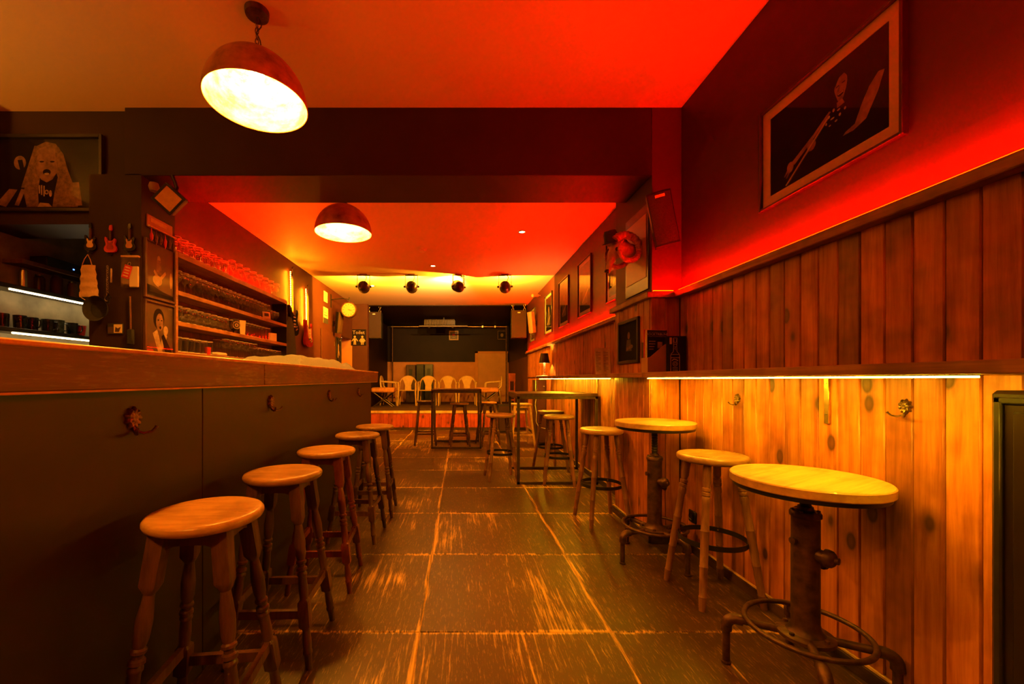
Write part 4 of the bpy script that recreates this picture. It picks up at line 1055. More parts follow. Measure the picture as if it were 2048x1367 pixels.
def mugmesh(h=.125, r=.040):
    m = MB().lathe([(0,0),(r,0),(r,h),(r*.92,h),(r*.92,.014),(0,.014)], 16)
    return m.tube([(r*.95,0,.10),(r*1.45,0,.098),(r*1.65,0,.07),(r*1.5,0,.035),(r*.95,0,.03)], .0055, 6)
def glass_mesh(name, mb, rims):
    nf = len(mb.f)
    for (r, z, t_) in rims: mb.tube(ring(r, z, 18), t_, 5, closed=True)
    me = mb.mesh(name); me.materials.append(MATS['clear_glass']); me.materials.append(MATS['rim_glint'])
    for p in me.polygons:
        if p.index >= nf: p.material_index = 1
    return me
gm = {'goblet': glass_mesh('goblet', MB().lathe(goblet(), 16), ((.0322,.17,.002),(.032,.002,.002))),
      'small_goblet': glass_mesh('small_goblet', MB().lathe(goblet(.135,.034,.055), 16), ((.0288,.135,.0018),(.029,.002,.0018))),
      'tumbler': glass_mesh('tumbler', MB().lathe(tumbler(), 16), ((.033,.12,.002),(.027,.006,.003))),
      'bowl': glass_mesh('bowl', MB().lathe(bowlglass(), 18), ((.037,.125,.002),(.030,.003,.0024))),
      'mug': glass_mesh('mug', mugmesh(), ((.0385,.125,.0028),(.038,.010,.0032))),
      'tall': glass_mesh('tall', MB().lathe(tumbler(.14,.026), 14), ((.0252,.14,.0018),(.021,.006,.0024)))}
ORD = 'first second third fourth fifth sixth seventh eighth ninth tenth eleventh twelfth thirteenth fourteenth fifteenth sixteenth seventeenth eighteenth nineteenth twentieth'.split()
def glasses(kind, name, y0, n, step, z, label, rows=((-.055), (-.135)), skip=0):
    for r_i, dx in enumerate(rows):
        for k in range(n):
            o = bpy.data.objects.new(name, gm[kind]); COL.objects.link(o)
            o.location = (XS+dx+random.uniform(-.004,.004), y0+step*k+(step*.4 if r_i else 0)+random.uniform(-.005,.005), z)
            o.rotation_euler = (0, 0, random.uniform(0, 6.28) if kind != 'mug' else random.uniform(-.4, .4)+PI/2*0)
            o['label'] = '%s %s, %s row' % (ORD[k], label, 'front' if r_i == 0 else 'rear'); o['category'] = 'glass'; o['group'] = label
R2 = (-.045, -.145)
glasses('mug', 'beer_mug', 3.31, 8, .098, 2.172, 'clear beer mug from the pillar on top of the shelf unit', R2)
glasses('goblet', 'stem_glass', 4.13, 8, .145, 2.172, 'stemmed glass after the mugs on top of the shelf unit', (-.045, -.145))
glasses('goblet', 'stem_glass', 3.34, 20, .082, 1.86, 'stemmed glass from the pillar on the upper inner board', R2)
glasses('small_goblet', 'stem_glass', 5.05, 3, .08, 1.86, 'small stemmed glass at the far end of the upper inner board', (-.08,))
glasses('bowl', 'bowl_glass', 3.335, 9, .094, 1.615, 'round bowl glass from the pillar on the middle board', R2)
glasses('tall', 'tall_glass', 4.36, 9, .068, 1.615, 'narrow tall glass past the emblem glass on the middle board', R2)
glasses('tumbler', 'tumbler', 3.33, 6, .085, 1.37, 'tumbler from the pillar on the lowest visible board', R2)
glasses('goblet', 'stem_glass', 4.02, 7, .092, 1.37, 'stemmed glass past the tumblers on the lowest visible board', R2)
glasses('small_goblet', 'stem_glass', 4.68, 8, .074, 1.37, 'small stemmed glass at the far end of the lowest board', R2)
# odd pieces among the glasses
t = thing('emblem_glass', 'dark bowl glass with a round gold emblem on the middle board', 'glass', (XS-.06, 4.20, 1.615), (0,0,PI/2-0.6))
part('bowl', MB().lathe(bowlglass(.15, .05), 20), 'black_satin', t)
m_ = MB(); rg_ = ell(0, .085, .036, .036, 24); line(m_, rg_+[rg_[0]], .003, -.052); line(m_, ell(0,.085,.014,.014,10)+[ell(0,.085,.014,.014,10)[0]], .004, -.052)
part('emblem', m_, 'print_light', t)
single('tap_badge', MB().prism([(-.022,0),(.022,0),(.026,.05),(.030,.15),(-.030,.15),(-.026,.05)], -.006, .006), 'paper_yellow', 'tall pale yellow badge standing among the glasses on the middle board', 'badge', (XS-.02, 4.29, 1.615), (0,0,0.7))
single('price_card', MB().box(-.05,.05,-.002,.002,0,.095), 'paper', 'white card leaning on the middle board near its far end', 'card', (XS-.02, 4.98, 1.615), (0,0,0.9))
t = thing('picture_card', 'small white framed card at the far end of the upper inner board', 'card', (XS-.015, 4.82, 1.86), (-.2,0,0.9))
part('card', MB().box(-.045,.045,-.003,.003,0,.085), 'white_plastic', t); part('print', MB().box(-.026,.026,-.0045,-.003,.03,.068), 'ink', t)
single('red_cup', MB().lathe(tumbler(.07,.028), 16), 'red_plastic', 'red cup among the tumblers on the lowest board of the shelf unit', 'cup', (XS-.035, 3.72, 1.37))
single('folded_napkin', MB().box(-.05,.05,-.08,.08,0,.035,.012), 'paper', 'folded pale napkin on the lowest board of the shelf unit', 'napkin', (XS-.06, 3.92, 1.37))

# ------------------------------------------------------------------ guitars on the left wall
def guitar_outline(s_=1.0):
    pts = [(.0,.0),(.09,.004),(.150,.035),(.172,.095),(.158,.155),(.125,.200),(.118,.240),(.138,.290),(.150,.335),(.135,.372),(.112,.380),(.088,.345),(.062,.318),(.030,.312),
           (-.030,.312),(-.060,.325),(-.085,.370),(-.105,.415),(-.132,.425),(-.146,.395),(-.146,.335),(-.128,.280),(-.115,.235),(-.122,.195),(-.152,.150),(-.165,.095),(-.145,.035),(-.085,.004)]
    return [(a*s_, b_*s_) for a, b_ in pts]
def guitar(loc, label, bodymat, gmat, tilt):
    t = thing('electric_guitar', label, 'guitar', loc, (0, tilt, PI/2), 'electric guitars on the left wall')
    part('body', MB().prism(guitar_outline(), -.065, -.025), bodymat, t)
    part('pickguard', MB().prism([(-.02,.12),(.06,.10),(.10,.14),(.085,.21),(.09,.30),(.05,.30),(.0,.29),(-.07,.33),(-.085,.30),(-.06,.24),(-.05,.17)], -.068, -.065), gmat, t)
    for z in (.165, .215, .265): part('pickup', MB().box(-.036,.036,-.074,-.068,z-.008,z+.008,.003), 'white_plastic', t)
    part('bridge', MB().box(-.038,.038,-.076,-.065,.115,.140,.003), 'steel', t)
    kn = MB()
    for (a, b_) in ((.075,.13),(.09,.10),(.06,.085)): kn.lathe([(.010,0),(.009,.012),(0,.013)], 10, (a,-.065,b_), Matrix.Rotation(PI/2,3,'X'))
    part('knob', kn, 'white_plastic', t)
    nk = part('neck', MB().prism([(-.027,.29),(.027,.29),(.021,.80),(-.021,.80)], -.072, -.048), 'dark_wood', t)
    hd = part('headstock', MB().prism([(-.021,.80),(.021,.80),(.030,.83),(.026,.93),(.045,.975),(.020,.99),(-.020,.965),(-.036,.85)], -.066, -.050), 'dark_wood', t)
    tn = MB()
    for k in range(6): tn.lathe([(.006,0),(.006,.022),(0,.022)], 8, (-.032+.004*k,-.058,.845+.02*k), Matrix.Rotation(-PI/2,3,'Y'))
    part('tuner', tn, 'steel', hd)
    part('hanger', MB().tube([(0,0,.83),(0,-.04,.83)], .008, 8), 'iron_black', t)
    # string of yellow LEDs mounted along the back of the neck, on the near side
    ld = MB()
    for k in range(22):
        z = .36+.026*k; xx = -.040+.008*k/22
        ld.box(xx-.004, xx+.004, -.040, -.034, z-.004, z+.004)
    part('led_string', ld, 'guitar_led', t, 'row of glowing yellow LEDs along the neck')
    return t
guitar((XL, 5.93, 1.78), 'black electric guitar on the left wall, nearest to the shelf unit, lit from behind', 'guitar_black', 'guitar_black', -0.05)
guitar((XL, 6.52, 1.66), 'red electric guitar with cream pickguard on the left wall, lit from behind', 'guitar_red', 'pickguard', -0.05)
t = thing('gig_bag', 'black bag hanging beside the end of the shelf unit', 'bag', (XL, 5.62, 1.10), (0, 0, PI/2))
out = [(-.16,0),(.16,0),(.20,.10),(.21,.40),(.17,.62),(.12,.80),(.05,.90),(-.05,.90),(-.12,.80),(-.17,.62),(-.21,.40),(-.20,.10)]
part('shell', MB().prism(out, -.13, -.01), 'fabric_black', t)
part('pocket', MB().prism([(-.14,.05),(.14,.05),(.15,.35),(-.15,.35)], -.15, -.13), 'fabric_black', t)
part('handle', MB().tube([(-.05,-.07,.89),(-.04,-.07,.95),(0,-.07,.97),(.04,-.07,.95),(.05,-.07,.89)], .010, 8), 'fabric_black', t)

# door, notices, clock and sign on the left wall
dm = struct('door_1', MB().box(XL, XL+.022, 7.22, 7.98, 0.02, 2.05, .003), 'wall_paint_brown')
part('hinge', MB().box(XL+.02, XL+.03, 7.96, 7.985, 1.80, 1.88).box(XL+.02, XL+.03, 7.96, 7.985, .30, .38), 'brass', dm)
part('handle', MB().tube([(XL+.02,7.30,1.05),(XL+.06,7.30,1.05),(XL+.06,7.40,1.05)], .008, 8), 'brass', dm)
nt_ = thing('paper_notice', 'pale paper notice on the left wall, upper one above the door', 'notice', (XL, 7.50, 2.56), (0, 0, PI/2))
part('sheet', MB().box(-.10,.10,-.004,0,0,.19), 'paper', nt_)
lm = MB()
for k in range(6): lm.box(-.08, .08-.03*(k % 2), -.005, -.004, .025+.025*k, .033+.025*k)
part('print', lm, 'ink', nt_)
nt_ = thing('paper_notice', 'pale and black poster on the left wall just above the door', 'notice', (XL, 7.50, 2.17), (0, 0, PI/2))
part('sheet', MB().box(-.13,.13,-.004,0,0,.29), 'paper_yellow', nt_)
part('print', MB().box(-.13,.13,-.005,-.004,0,.10).box(-.10,.10,-.005,-.004,.14,.155).box(-.10,.06,-.005,-.004,.19,.20), 'ink', nt_)
picture('framed_poster', 'narrow dark poster with a pale figure beside the corridor opening', 'poster', (XL, 8.28, 1.47), PI/2, 0.34, 0.52, .012, .02, 0, 'black_satin', 'print_dark', [('figure', 'print_gold', ell(.5,.65,.12,.12,10)), ('figure', 'print_gold', limb((.5,.6),(.4,.2),.12,.08)), ('figure', 'print_gold', limb((.55,.5),(.75,.3),.06,.05))])
# clock
t = thing('wall_clock', 'round double-sided clock on a bracket at the end of the left wall', 'clock', (-2.10, 7.80, 2.465))
Mc = Matrix.Rotation(PI/2, 3, 'X')
part('case', MB().lathe([(0,-.05),(.145,-.05),(.152,-.03),(.152,.03),(.145,.05),(.128,.05),(.126,.042),(0,.042)], 40, (0,0,0), Mc), 'iron_rust', t)
fc = part('dial', MB().lathe([(.126,.0435),(0,.0435)], 40, (0,0,0), Mc), 'clock_face', t)
nm = MB()
for k in range(12):
    a = 2*PI*k/12; nm.poly(limb((.088*math.sin(a), .088*math.cos(a)), (.110*math.sin(a), .110*math.cos(a)), .004, .005), -.0445)
part('numeral', nm, 'ink', fc)
part('hand', MB().poly(limb((-.01,.004),(.062,-.026),.004,.003), -.0455).poly(limb((-.012,.004),(.085,-.012),.0025,.002), -.0460), 'ink', fc)
part('bracket', MB().tube([(0,0,.15),(0,0,.20),(-.12,0,.22),(-.340,0,.20)], .009, 8).box(-.350,-.338,-.02,.02,.05,.30), 'iron_black', t)
part('finial', MB().lathe([(.012,.20),(.016,.215),(.006,.235),(0,.25)], 10), 'iron_black', t)
# toilet sign
t = thing('toilet_sign', 'black toilet sign with two figures beside the corridor', 'sign', ((717-VX)*9.34/F, 9.358, P(0, 690.5, 9.34)[2]), (0,0,0))
part('board', MB().box(-.172,.172,-.012,0,0,.37,.003), 'print_dark', t)
text_part('Toilet', .115, 'print_light', t, (0, -.0128, .262))
fg = MB()
for s_, skirt in ((-.085, False), (.085, True)):
    fg.poly(ell(s_, .198, .026, .026, 16), -.0130)
    if skirt:
        fg.poly([(s_-.022,.165),(s_+.022,.165),(s_+.052,.075),(s_-.052,.075)], -.0130)
        fg.poly(limb((s_-.018,.08),(s_-.018,.018),.012,.011), -.0131).poly(limb((s_+.018,.08),(s_+.018,.018),.012,.011), -.0131)
    else:
        fg.poly([(s_-.028,.165),(s_+.028,.165),(s_+.026,.080),(s_-.026,.080)], -.0130)
        fg.poly(limb((s_-.014,.085),(s_-.018,.018),.012,.011), -.0131).poly(limb((s_+.014,.085),(s_+.018,.018),.012,.011), -.0131)
    fg.poly(limb((s_-.026,.158),(s_-.068,.098),.010,.009), -.0132).poly(limb((s_+.026,.158),(s_+.068,.098),.010,.009), -.0132)
part('figure', fg, 'print_gold', t)
# corridor lamp and strips
t = thing('corridor_lamp', 'short white strip lamp in the corridor opening', 'lamp', (-2.72, 9.30, 2.09))
part('housing', MB().box(-.20,.20,0,.055,0,.05,.004), 'white_plastic', t)
part('tube', MB().box(-.19,.19,-.006,.0,.004,.046,.003), 'corridor_glow', t, 'lit tube')

# ------------------------------------------------------------------ left pillar details
def mini_guitar(name, loc, label, bodymat, gm_='pickguard'):
    t = thing(name, label, 'key hook', loc, (0,0,0), 'miniature guitar hooks on the left pillar')
    s_ = .30
    part('body', MB().prism(guitar_outline(.26), -.014, -.002), bodymat, t)
    part('pickguard', MB().prism([(a*.55, b_*.6+.02) for a, b_ in guitar_outline(.26)], -.0155, -.014), gm_, t)
    part('neck', MB().prism([(-.007,.075),(.007,.075),(.0055,.155),(-.0055,.155)], -.013, -.003), 'dark_wood', t)
    part('headstock', MB().prism([(-.006,.155),(.006,.155),(.011,.165),(.009,.195),(-.007,.19),(-.010,.165)], -.012, -.003), bodymat, t)
    part('peg', MB().tube([(0,-.002,-.012),(0,-.03,-.020),(0,-.036,-.010)], .004, 6).tube([(0,0,-.012),(0,-.004,-.012)], .010, 8), 'iron_black', t)
def kp(px, py, Y=YB-.004): p = P(px, py, YB); return (p[0], Y, p[2])
mini_guitar('guitar_hook', kp(184, 502), 'miniature black and white guitar hook holding the face mask', 'guitar_black', 'paper')
mini_guitar('guitar_hook', kp(224, 506), 'miniature red guitar hook holding the chain', 'red_plastic', 'guitar_red')
mini_guitar('guitar_hook', kp(262, 503), 'miniature dark guitar hook holding the red tag', 'guitar_black', 'pickguard')
# mask
t = thing('face_mask', 'pale pleated cloth face mask hanging from a key hook', 'mask', kp(183, 592), (0,0,0))
mb = MB(); nz = 14; vs = []; fs = []
for i in range(nz+1):
    u = i/nz; wz = .078+.034*(1-u); z = -.012+.225*u; yy = -.022-.004*math.sin(u*24)
    for j in range(5):
        v = j/4-.5; vs.append((v*2*wz*.5*1.25+.006*(1-u), yy-.012*(1-4*v*v), z))
for i in range(nz):
    for j in range(4): a = i*5+j; fs.append((a, a+1, a+6, a+5))
part('cloth', mb.add(vs, fs), 'fabric_mask', t)
part('ear_loop', MB().tube([(-.035,-.03,.21),(-.02,-.03,.25),(.004,-.03,.285),(.022,-.03,.25),(.034,-.03,.21)], .0025, 6), 'fabric_mask', t)
part('ear_loop', MB().tube([(-.055,-.03,.02),(-.048,-.03,-.01),(-.02,-.03,-.03),(0,-.03,-.045),(.006,-.03,-.10),(-.004,-.03,-.135),(.025,-.03,-.175)], .0025, 6).tube([(.045,-.03,-.012),(.02,-.03,-.035),(0,-.03,-.045)], .0025, 6), 'fabric_mask', t)
# chain with ring
t = thing('key_chain', 'metal key chain with ring hanging under the red guitar hook', 'chain', kp(221, 595))
for k in range(13):
    c = .21-.0165*k; pts = [((.006*math.cos(2*PI*q/10), -.022, c+.011*math.sin(2*PI*q/10)) if k % 2 else (0, -.022+.006*math.cos(2*PI*q/10), c+.011*math.sin(2*PI*q/10))) for q in range(10)]
    part('chain_link', MB().tube(pts, .002, 6, closed=True), 'steel', t)
part('ring', MB().tube([(.018*math.cos(2*PI*q/16), -.022, -.012+.018*math.sin(2*PI*q/16)) for q in range(16)], .003, 6, closed=True), 'steel', t)
part('opener', MB().box(.020,.034,-.026,-.020,.10,.20,.003), 'steel', t)
t = thing('key_tag', 'red plastic key tag under the dark guitar hook', 'tag', kp(256, 558), (0, .3, 0))
part('tag', MB().box(-.028,.028,-.026,-.020,0,.095,.004), 'red_plastic', t)
lt = MB()
for k in range(4): lt.box(-.018,.018,-.0265,-.026,.014+.02*k,.022+.02*k)
part('print', lt, 'paper', t)
part('loop', MB().tube([(.010*math.cos(2*PI*q/12), -.023, .105+.012*math.sin(2*PI*q/12)) for q in range(12)], .002, 6, closed=True), 'steel', t)
t = thing('paper_bag', 'clear hanging pouch with a pale packet beside the pillar corner', 'pouch', kp(270, 575))
part('packet', MB().box(-.024,.040,-.020,-.008,.0,.145,.004), 'paper', t)
part('pouch', MB().box(-.078,.045,-.024,-.006,-.002,.215,.002), 'clear_glass', t)
part('hem', MB().box(-.078,.045,-.026,-.004,.208,.220,.001), 'fabric_mask', t)
t = thing('frying_pan', 'small dark pan hanging on the pillar below the chain', 'pan', kp(208, 620))
part('pan', MB().lathe([(0,0),(.06,0),(.085,.035),(.088,.035),(.063,-.003),(0,-.003)], 28, (0,-.035,0), Matrix.Rotation(PI/2,3,'X')), 'fabric_black', t)
part('handle', MB().tube([(.06,-.03,.04),(.075,-.03,.09),(.06,-.028,.11),(.045,-.03,.07)], .006, 8), 'iron_black', t)
t = thing('wall_calendar', 'little pale calendar card on the left pillar above the bar', 'card', kp(233, 668))
part('board', MB().box(-.055,.055,-.008,0,0,.075,.002), 'ink', t)
part('card', MB().box(-.008,.050,-.010,-.008,.008,.068), 'paper_yellow', t)
part('print', MB().poly([(0,.015),(.03,.015),(.042,.05),(.02,.04),(.005,.05)], -.0105).poly([(-.05,.01),(-.015,.01),(-.015,.05),(-.05,.05)], -.0085), 'print_brown', t)
t = thing('hand_brush', 'long-handled black brush hanging at the pillar corner', 'brush', kp(267, 690))
part('handle', MB().tube([(-.005,-.02,.34),(.0,-.02,.10)], .006, 8), 'steel', t)
part('head', MB().box(-.022,.022,-.035,-.005,0,.11,.008), 'fabric_black', t)
# rack with small guitars and floodlight near the top of the pillar
t = thing('guitar_rack', 'small rack board with hanging picks and hooks near the top of the left pillar', 'rack', (XS, 3.07, 2.22), (0,0,PI/2))
part('board', MB().box(-.13,.13,-.012,0,.03,.12,.003), 'panel_brown', t)
part('rail', MB().tube([(-.14,-.03,.03),(.14,-.03,.03)], .007, 8), 'brass', t)
for k in range(6):
    x_ = -.115+.046*k; part('pendant', MB().lathe([(0,-.075-.02*(k % 2)),(.010,-.06),(.012,-.03),(.004,-.01),(.003,.02)], 8, (x_,-.03,.0)), 'bronze_hook' if k % 3 else 'red_plastic', t)
part('lettering_strip', MB().box(-.10,.06,-.014,-.012,.07,.10), 'print_gold', t)
t = thing('floodlight', 'square floodlight with amber reflector mounted above the left pillar pictures', 'floodlight', P(338, 398, 2.82), (0.25, 0.75, 0.35))
part('housing', MB().box(-.075,.075,.0,.05,-.075,.075,.008), 'black_plastic', t)
part('bezel', MB().box(-.078,.078,-.012,.0,-.078,-.060,.003).box(-.078,.078,-.012,.0,.060,.078,.003).box(-.078,-.060,-.012,.0,-.060,.060,.003).box(.060,.078,-.012,.0,-.060,.060,.003), 'black_plastic', t)
rf = MB().add([(-.060,-.001,-.060),(.060,-.001,-.060),(.060,-.001,.060),(-.060,-.001,.060),(0,-.004+.003,0)], [])
rf = MB().add([(-.060,-.010,-.060),(.060,-.010,-.060),(.060,-.010,.060),(-.060,-.010,.060),(.012,-.0015,.010)], [(0,1,4),(1,2,4),(2,3,4),(3,0,4)])
part('reflector', rf, 'print_gold', t)
part('mount', MB().tube([(0,.04,0),(-.06,.10,.08),(-.14,.12,.12)], .012, 8), 'iron_black', t)
single('sensor_head', MB().lathe([(0,-.035),(.026,-.028),(.034,0),(.026,.028),(0,.035)], 16), 'beige_plastic', 'small pale motion sensor next to the floodlight', 'sensor', P(308, 374, 2.86))

# ------------------------------------------------------------------ kitchen alcove
t = thing('kitchen_shelf', 'lower kitchen shelf with dark mugs and a white light strip beneath', 'shelf', (-3.46, 0, 1.50))
part('board', MB().box(0, .16, 2.4, 4.6, 0, .034, .003), 'black_satin', t)
part('light_strip', MB().box(.150, .162, 3.03, 4.4, -.012, -.002), 'kitchen_led', t, 'lit white strip')
t = thing('kitchen_shelf', 'upper kitchen shelf with jars and a white light strip beneath', 'shelf', (-3.46, 0, 1.82))
part('board', MB().box(0, .16, 2.4, 4.6, 0, .034, .003), 'black_satin', t)
part('light_strip', MB().box(.150, .162, 3.01, 4.4, -.012, -.002), 'kitchen_led', t, 'lit white strip')
t = thing('kitchen_shelf', 'top kitchen shelf with its wooden end towards the room', 'shelf', (-3.46, 0, 2.03))
part('board', MB().box(0, .16, 3.10, 4.6, 0, .032, .003), 'dark_wood', t)
mm = MB().lathe([(0,0),(.036,0),(.040,.10),(.037,.10),(.033,.008),(0,.008)], 16).tube([(.036,0,.082),(.062,0,.080),(.066,0,.05),(.056,0,.025),(.036,0,.022)], .0055, 6).mesh('mug')
mm.materials.append(MATS['mug_dark'])
for k in range(8):
    o = bpy.data.objects.new('coffee_mug', mm); COL.objects.link(o); o.location = (-3.46+.10+.02*(k % 2), 2.80+.105*k, 1.534); o.rotation_euler = (0,0,-.9+.25*k)
    o['label'] = '%s dark glossy mug from the left on the lower kitchen shelf' % ORD[k]; o['category'] = 'mug'; o['group'] = 'dark mugs on the lower kitchen shelf'
single('coffee_mug', MB().lathe([(0,0),(.036,0),(.042,.105),(.039,.105),(.033,.008),(0,.008)], 18), 'mug_marbled', 'green marbled mug near the right end of the kitchen mug row', 'mug', (-3.33, 3.40, 1.534))
single('red_cup', MB().lathe([(0,0),(.032,0),(.040,.085),(.037,.085),(.03,.008),(0,.008)], 18), 'red_plastic', 'glossy red cup at the right end of the kitchen mug row', 'cup', (-3.33, 3.60, 1.534))
for (yy, hh, rr, mt, lb) in ((3.16, .15, .022, 'steel', 'slim metal canister on the upper kitchen shelf'), (3.28, .13, .034, 'amber_glass', 'amber glass jar on the upper kitchen shelf'), (3.42, .16, .040, 'wall_paint_brown', 'brown storage tin on the upper kitchen shelf'), (3.56, .14, .034, 'beige_plastic', 'beige bottle at the right of the upper kitchen shelf')):
    t = thing('storage_jar', lb, 'jar', (-3.36, yy, 1.854))
    part('body', MB().lathe([(0,0),(rr,0),(rr,hh*.8),(rr*.75,hh*.9),(rr*.75,hh*.92),(0,hh*.92)], 18), mt, t)
    part('lid', MB().lathe([(rr*.8,hh*.9),(rr*.8,hh),(0,hh)], 18), 'black_satin', t)
t = thing('stereo_unit', 'dark stereo box with a tiny blue light on the top kitchen shelf', 'stereo', (-3.37, 3.50, 2.062))
part('case', MB().box(-.07,.07,-.22,.22,0,.075,.004), 'black_plastic', t)
part('indicator', MB().box(.070,.073,.0,.012,.02,.030), 'blue_dot', t, 'tiny blue light')

# ------------------------------------------------------------------ stage
ST = 0.435; YS = 9.30
stg = thing('stage', 'low stage faced with red-brown planks under a pale edge strip', 'stage', (0, YS, 0))
part('deck', MB().box(-2.09, 1.56, .02, .21, ST-.06, ST).box(-2.29, 1.56, .21, 3.79, ST-.06, ST), 'stage_carpet', stg)
part('nosing', MB().box(-2.09, 1.56, -.03, .02, ST-.055, ST+.003, .004), 'pine_pale', stg, 'pale wooden edge strip')
part('kick_board', MB().box(-2.09, 1.56, -.012, .02, 0, .06, .002), 'trim_wood_dark', stg)
sp = MB().box(-.0465,.0465,-.016,0,0,ST-.055-.06,.004).mesh('plank')
for k in range(39): link('plank', sp, 'stage_plank', stg, (-2.04+.0935*k, .0, .06))
part('core', MB().box(-2.09,1.56,.0,.02,0,ST-.06), 'dark_wood', stg)
struct('door_2', MB().box(P(956,0,13.08)[0], P(1015,0,13.08)[0], 13.05, 13.10, ST, 1.98, .003), 'door_brown')
struct('trim_6', MB().box(P(950,0,13.06)[0], P(956,0,13.06)[0], 13.03, 13.10, ST, 2.04, .003).box(P(950,0,13.06)[0], P(1016,0,13.06)[0], 13.03, 13.10, 1.98, 2.04, .003), 'stage_wall_brown')
def armchair(loc, rz, label):
    t = thing('plastic_armchair', label, 'chair', loc, (0,0,rz), 'pale plastic armchairs on the stage')
    return t
def armchair_parts(t):
    t.scale = (.92, .95, 1)
    part('seat', MB().box(-.22,.22,-.22,.20,.40,.425,.010), 'chair_plastic', t)
    # curved back with an arched top, pierced sides
    n = 16; hoop = []
    for i in range(n+1):
        a = PI*i/n; hoop.append((.255*math.cos(a), .22+.03*math.sin(a), .52+.28*math.sin(a)**.8 if math.sin(a) > 0 else .52))
    part('back_hoop', MB().tube([(.255,.10,.40)]+hoop+[(-.255,.10,.40)], .020, 8), 'chair_plastic', t)
    part('back_splat', MB().prism([(-.10,.41),(.10,.41),(.09,.55),(.14,.68),(.17,.72),(.10,.775),(0,.79),(-.10,.775),(-.17,.72),(-.14,.68),(-.09,.55)], .225, .24), 'chair_plastic', t)
    for s_ in (-1, 1):
        part('armrest', MB().tube([(s_*.255,.20,.66),(s_*.265,.10,.645),(s_*.265,-.08,.635),(s_*.258,-.19,.62),(s_*.25,-.215,.58)], [.018,.022,.024,.022,.018], 8), 'chair_plastic', t)
        part('leg', MB().tube([(s_*.25,-.215,.60),(s_*.25,-.215,.40),(s_*.265,-.24,0)], [.018,.024,.018], 8), 'chair_plastic', t)
        part('leg', MB().tube([(s_*.215,.17,.42),(s_*.25,.235,0)], [.024,.018], 8), 'chair_plastic', t)
YA = 11.25; ST0 = ST
c0 = None
for (px, rz, lb) in ((815, .05, 'leftmost of the four plastic armchairs facing the room on the stage'), (855, -.03, 'second from the left of the four plastic armchairs on the stage'), (895.5, .0, 'third from the left of the four plastic armchairs on the stage'), (934.5, .02, 'rightmost of the four plastic armchairs facing the room on the stage')):
    loc = ((px-VX)*YA/F, YA, ST)
    if c0 is None: c0 = armchair(loc, rz, lb); armchair_parts(c0)
    else: dup(c0, loc, (0,0,rz), lb)
dup(c0, (-1.93, 11.35, ST), (0,0,PI/2), 'plastic armchair turned sideways behind the left padded stool on the stage')
dup(c0, (0.93, 11.45, ST), (0,0,-PI/2), 'plastic armchair turned sideways behind the right padded stool on the stage')
def xstool(loc, label):
    t = thing('folding_stool', label, 'stool', loc, (0,0,0), 'padded folding stools on the stage')
    part('cushion', MB().box(-.30,.30,-.20,.20,.36,.49,.03), 'cushion', t)
    for s_ in (-1, 1):
        part('cross_leg', MB().tube([(-.24,s_*.17,.0),(.24,s_*.17,.36)], .014, 8), 'frame_steel', t)
        part('cross_leg', MB().tube([(.24,s_*.15,.0),(-.24,s_*.15,.36)], .014, 8), 'frame_steel', t)
    part('hub', MB().tube([(0,-.19,.18),(0,.19,.18)], .016, 8), 'frame_steel', t)
    return t
xs = xstool((-1.98, 10.75, ST+.012), 'padded folding stool with crossed legs at the left of the stage')
dup(xs, (0.72, 10.75, ST+.012), None, 'padded folding stool with crossed legs at the right of the stage')
def cab(px0, px1, Y, top, mat, label, hdl=True):
    x0, x1 = (px0-VX)*Y/F, (px1-VX)*Y/F
    t = thing('equipment_cabinet', label, 'cabinet', ((x0+x1)/2, Y, ST)); h = (x1-x0)/2
    part('case', MB().box(-h, h, 0, .26, 0, top-ST, .008), mat, t)
    part('front_panel', MB().box(-h+.02, h-.02, -.012, 0, .03, top-ST-.03, .004), mat, t)
    if hdl: part('inset', MB().box(-h*.35, h*.35, -.018, -.010, (top-ST)*.72, (top-ST)*.88, .004), 'black_plastic', t)
cab(812, 831, 12.75, 1.60, 'dark_wood', 'brown equipment case with small dark plate at the stage back wall')
cab(832.5, 848, 12.75, 1.62, 'black_plastic', 'narrow black cabinet at the stage back wall, left of two')
cab(849, 866, 12.75, 1.62, 'black_satin', 'narrow black cabinet at the stage back wall, right of two')
# PA speakers hung from chains
def pa(loc, rz, label):
    t = thing('stage_speaker', label, 'speaker', loc, (0,0,rz), 'hanging stage loudspeakers')
    part('cabinet', MB().prism([(-.17,0),(.17,0),(.17,.62),(-.17,.62)], .012, .30), 'black_plastic', t)
    g = part('grille', MB().box(-.165,.165,0,.014,.005,.615,.006), 'speaker_grille', t)
    part('badge', MB().box(-.03,.03,-.003,0,.555,.575), 'paper', g)
    return t
def pa_chains(t, top):
    for s_ in (-1, 1):
        for k in range(max(2, int((top-.62)/.045))):
            c = .645+.045*k; pts = [((s_*.13+.022*math.cos(2*PI*q/12), .06, c+.028*math.sin(2*PI*q/12)) if k % 2 == 0 else (s_*.13, .06+.022*math.cos(2*PI*q/12), c+.028*math.sin(2*PI*q/12))) for q in range(12)]
            part('chain_link', MB().tube(pts, .006, 6, closed=True), 'brass', t)
p1 = pa((P(748,0,9.62)[0], 9.60, P(0,676,9.6)[2]), 0.05, 'left hanging loudspeaker beside the toilet sign'); pa_chains(p1, H2-p1.location[2])
p2 = pa((P(1038,0,9.2)[0], 9.20, P(0,675,9.2)[2]), -0.05, 'right hanging loudspeaker in front of the stage, lit red'); pa_chains(p2, H2-p2.location[2])
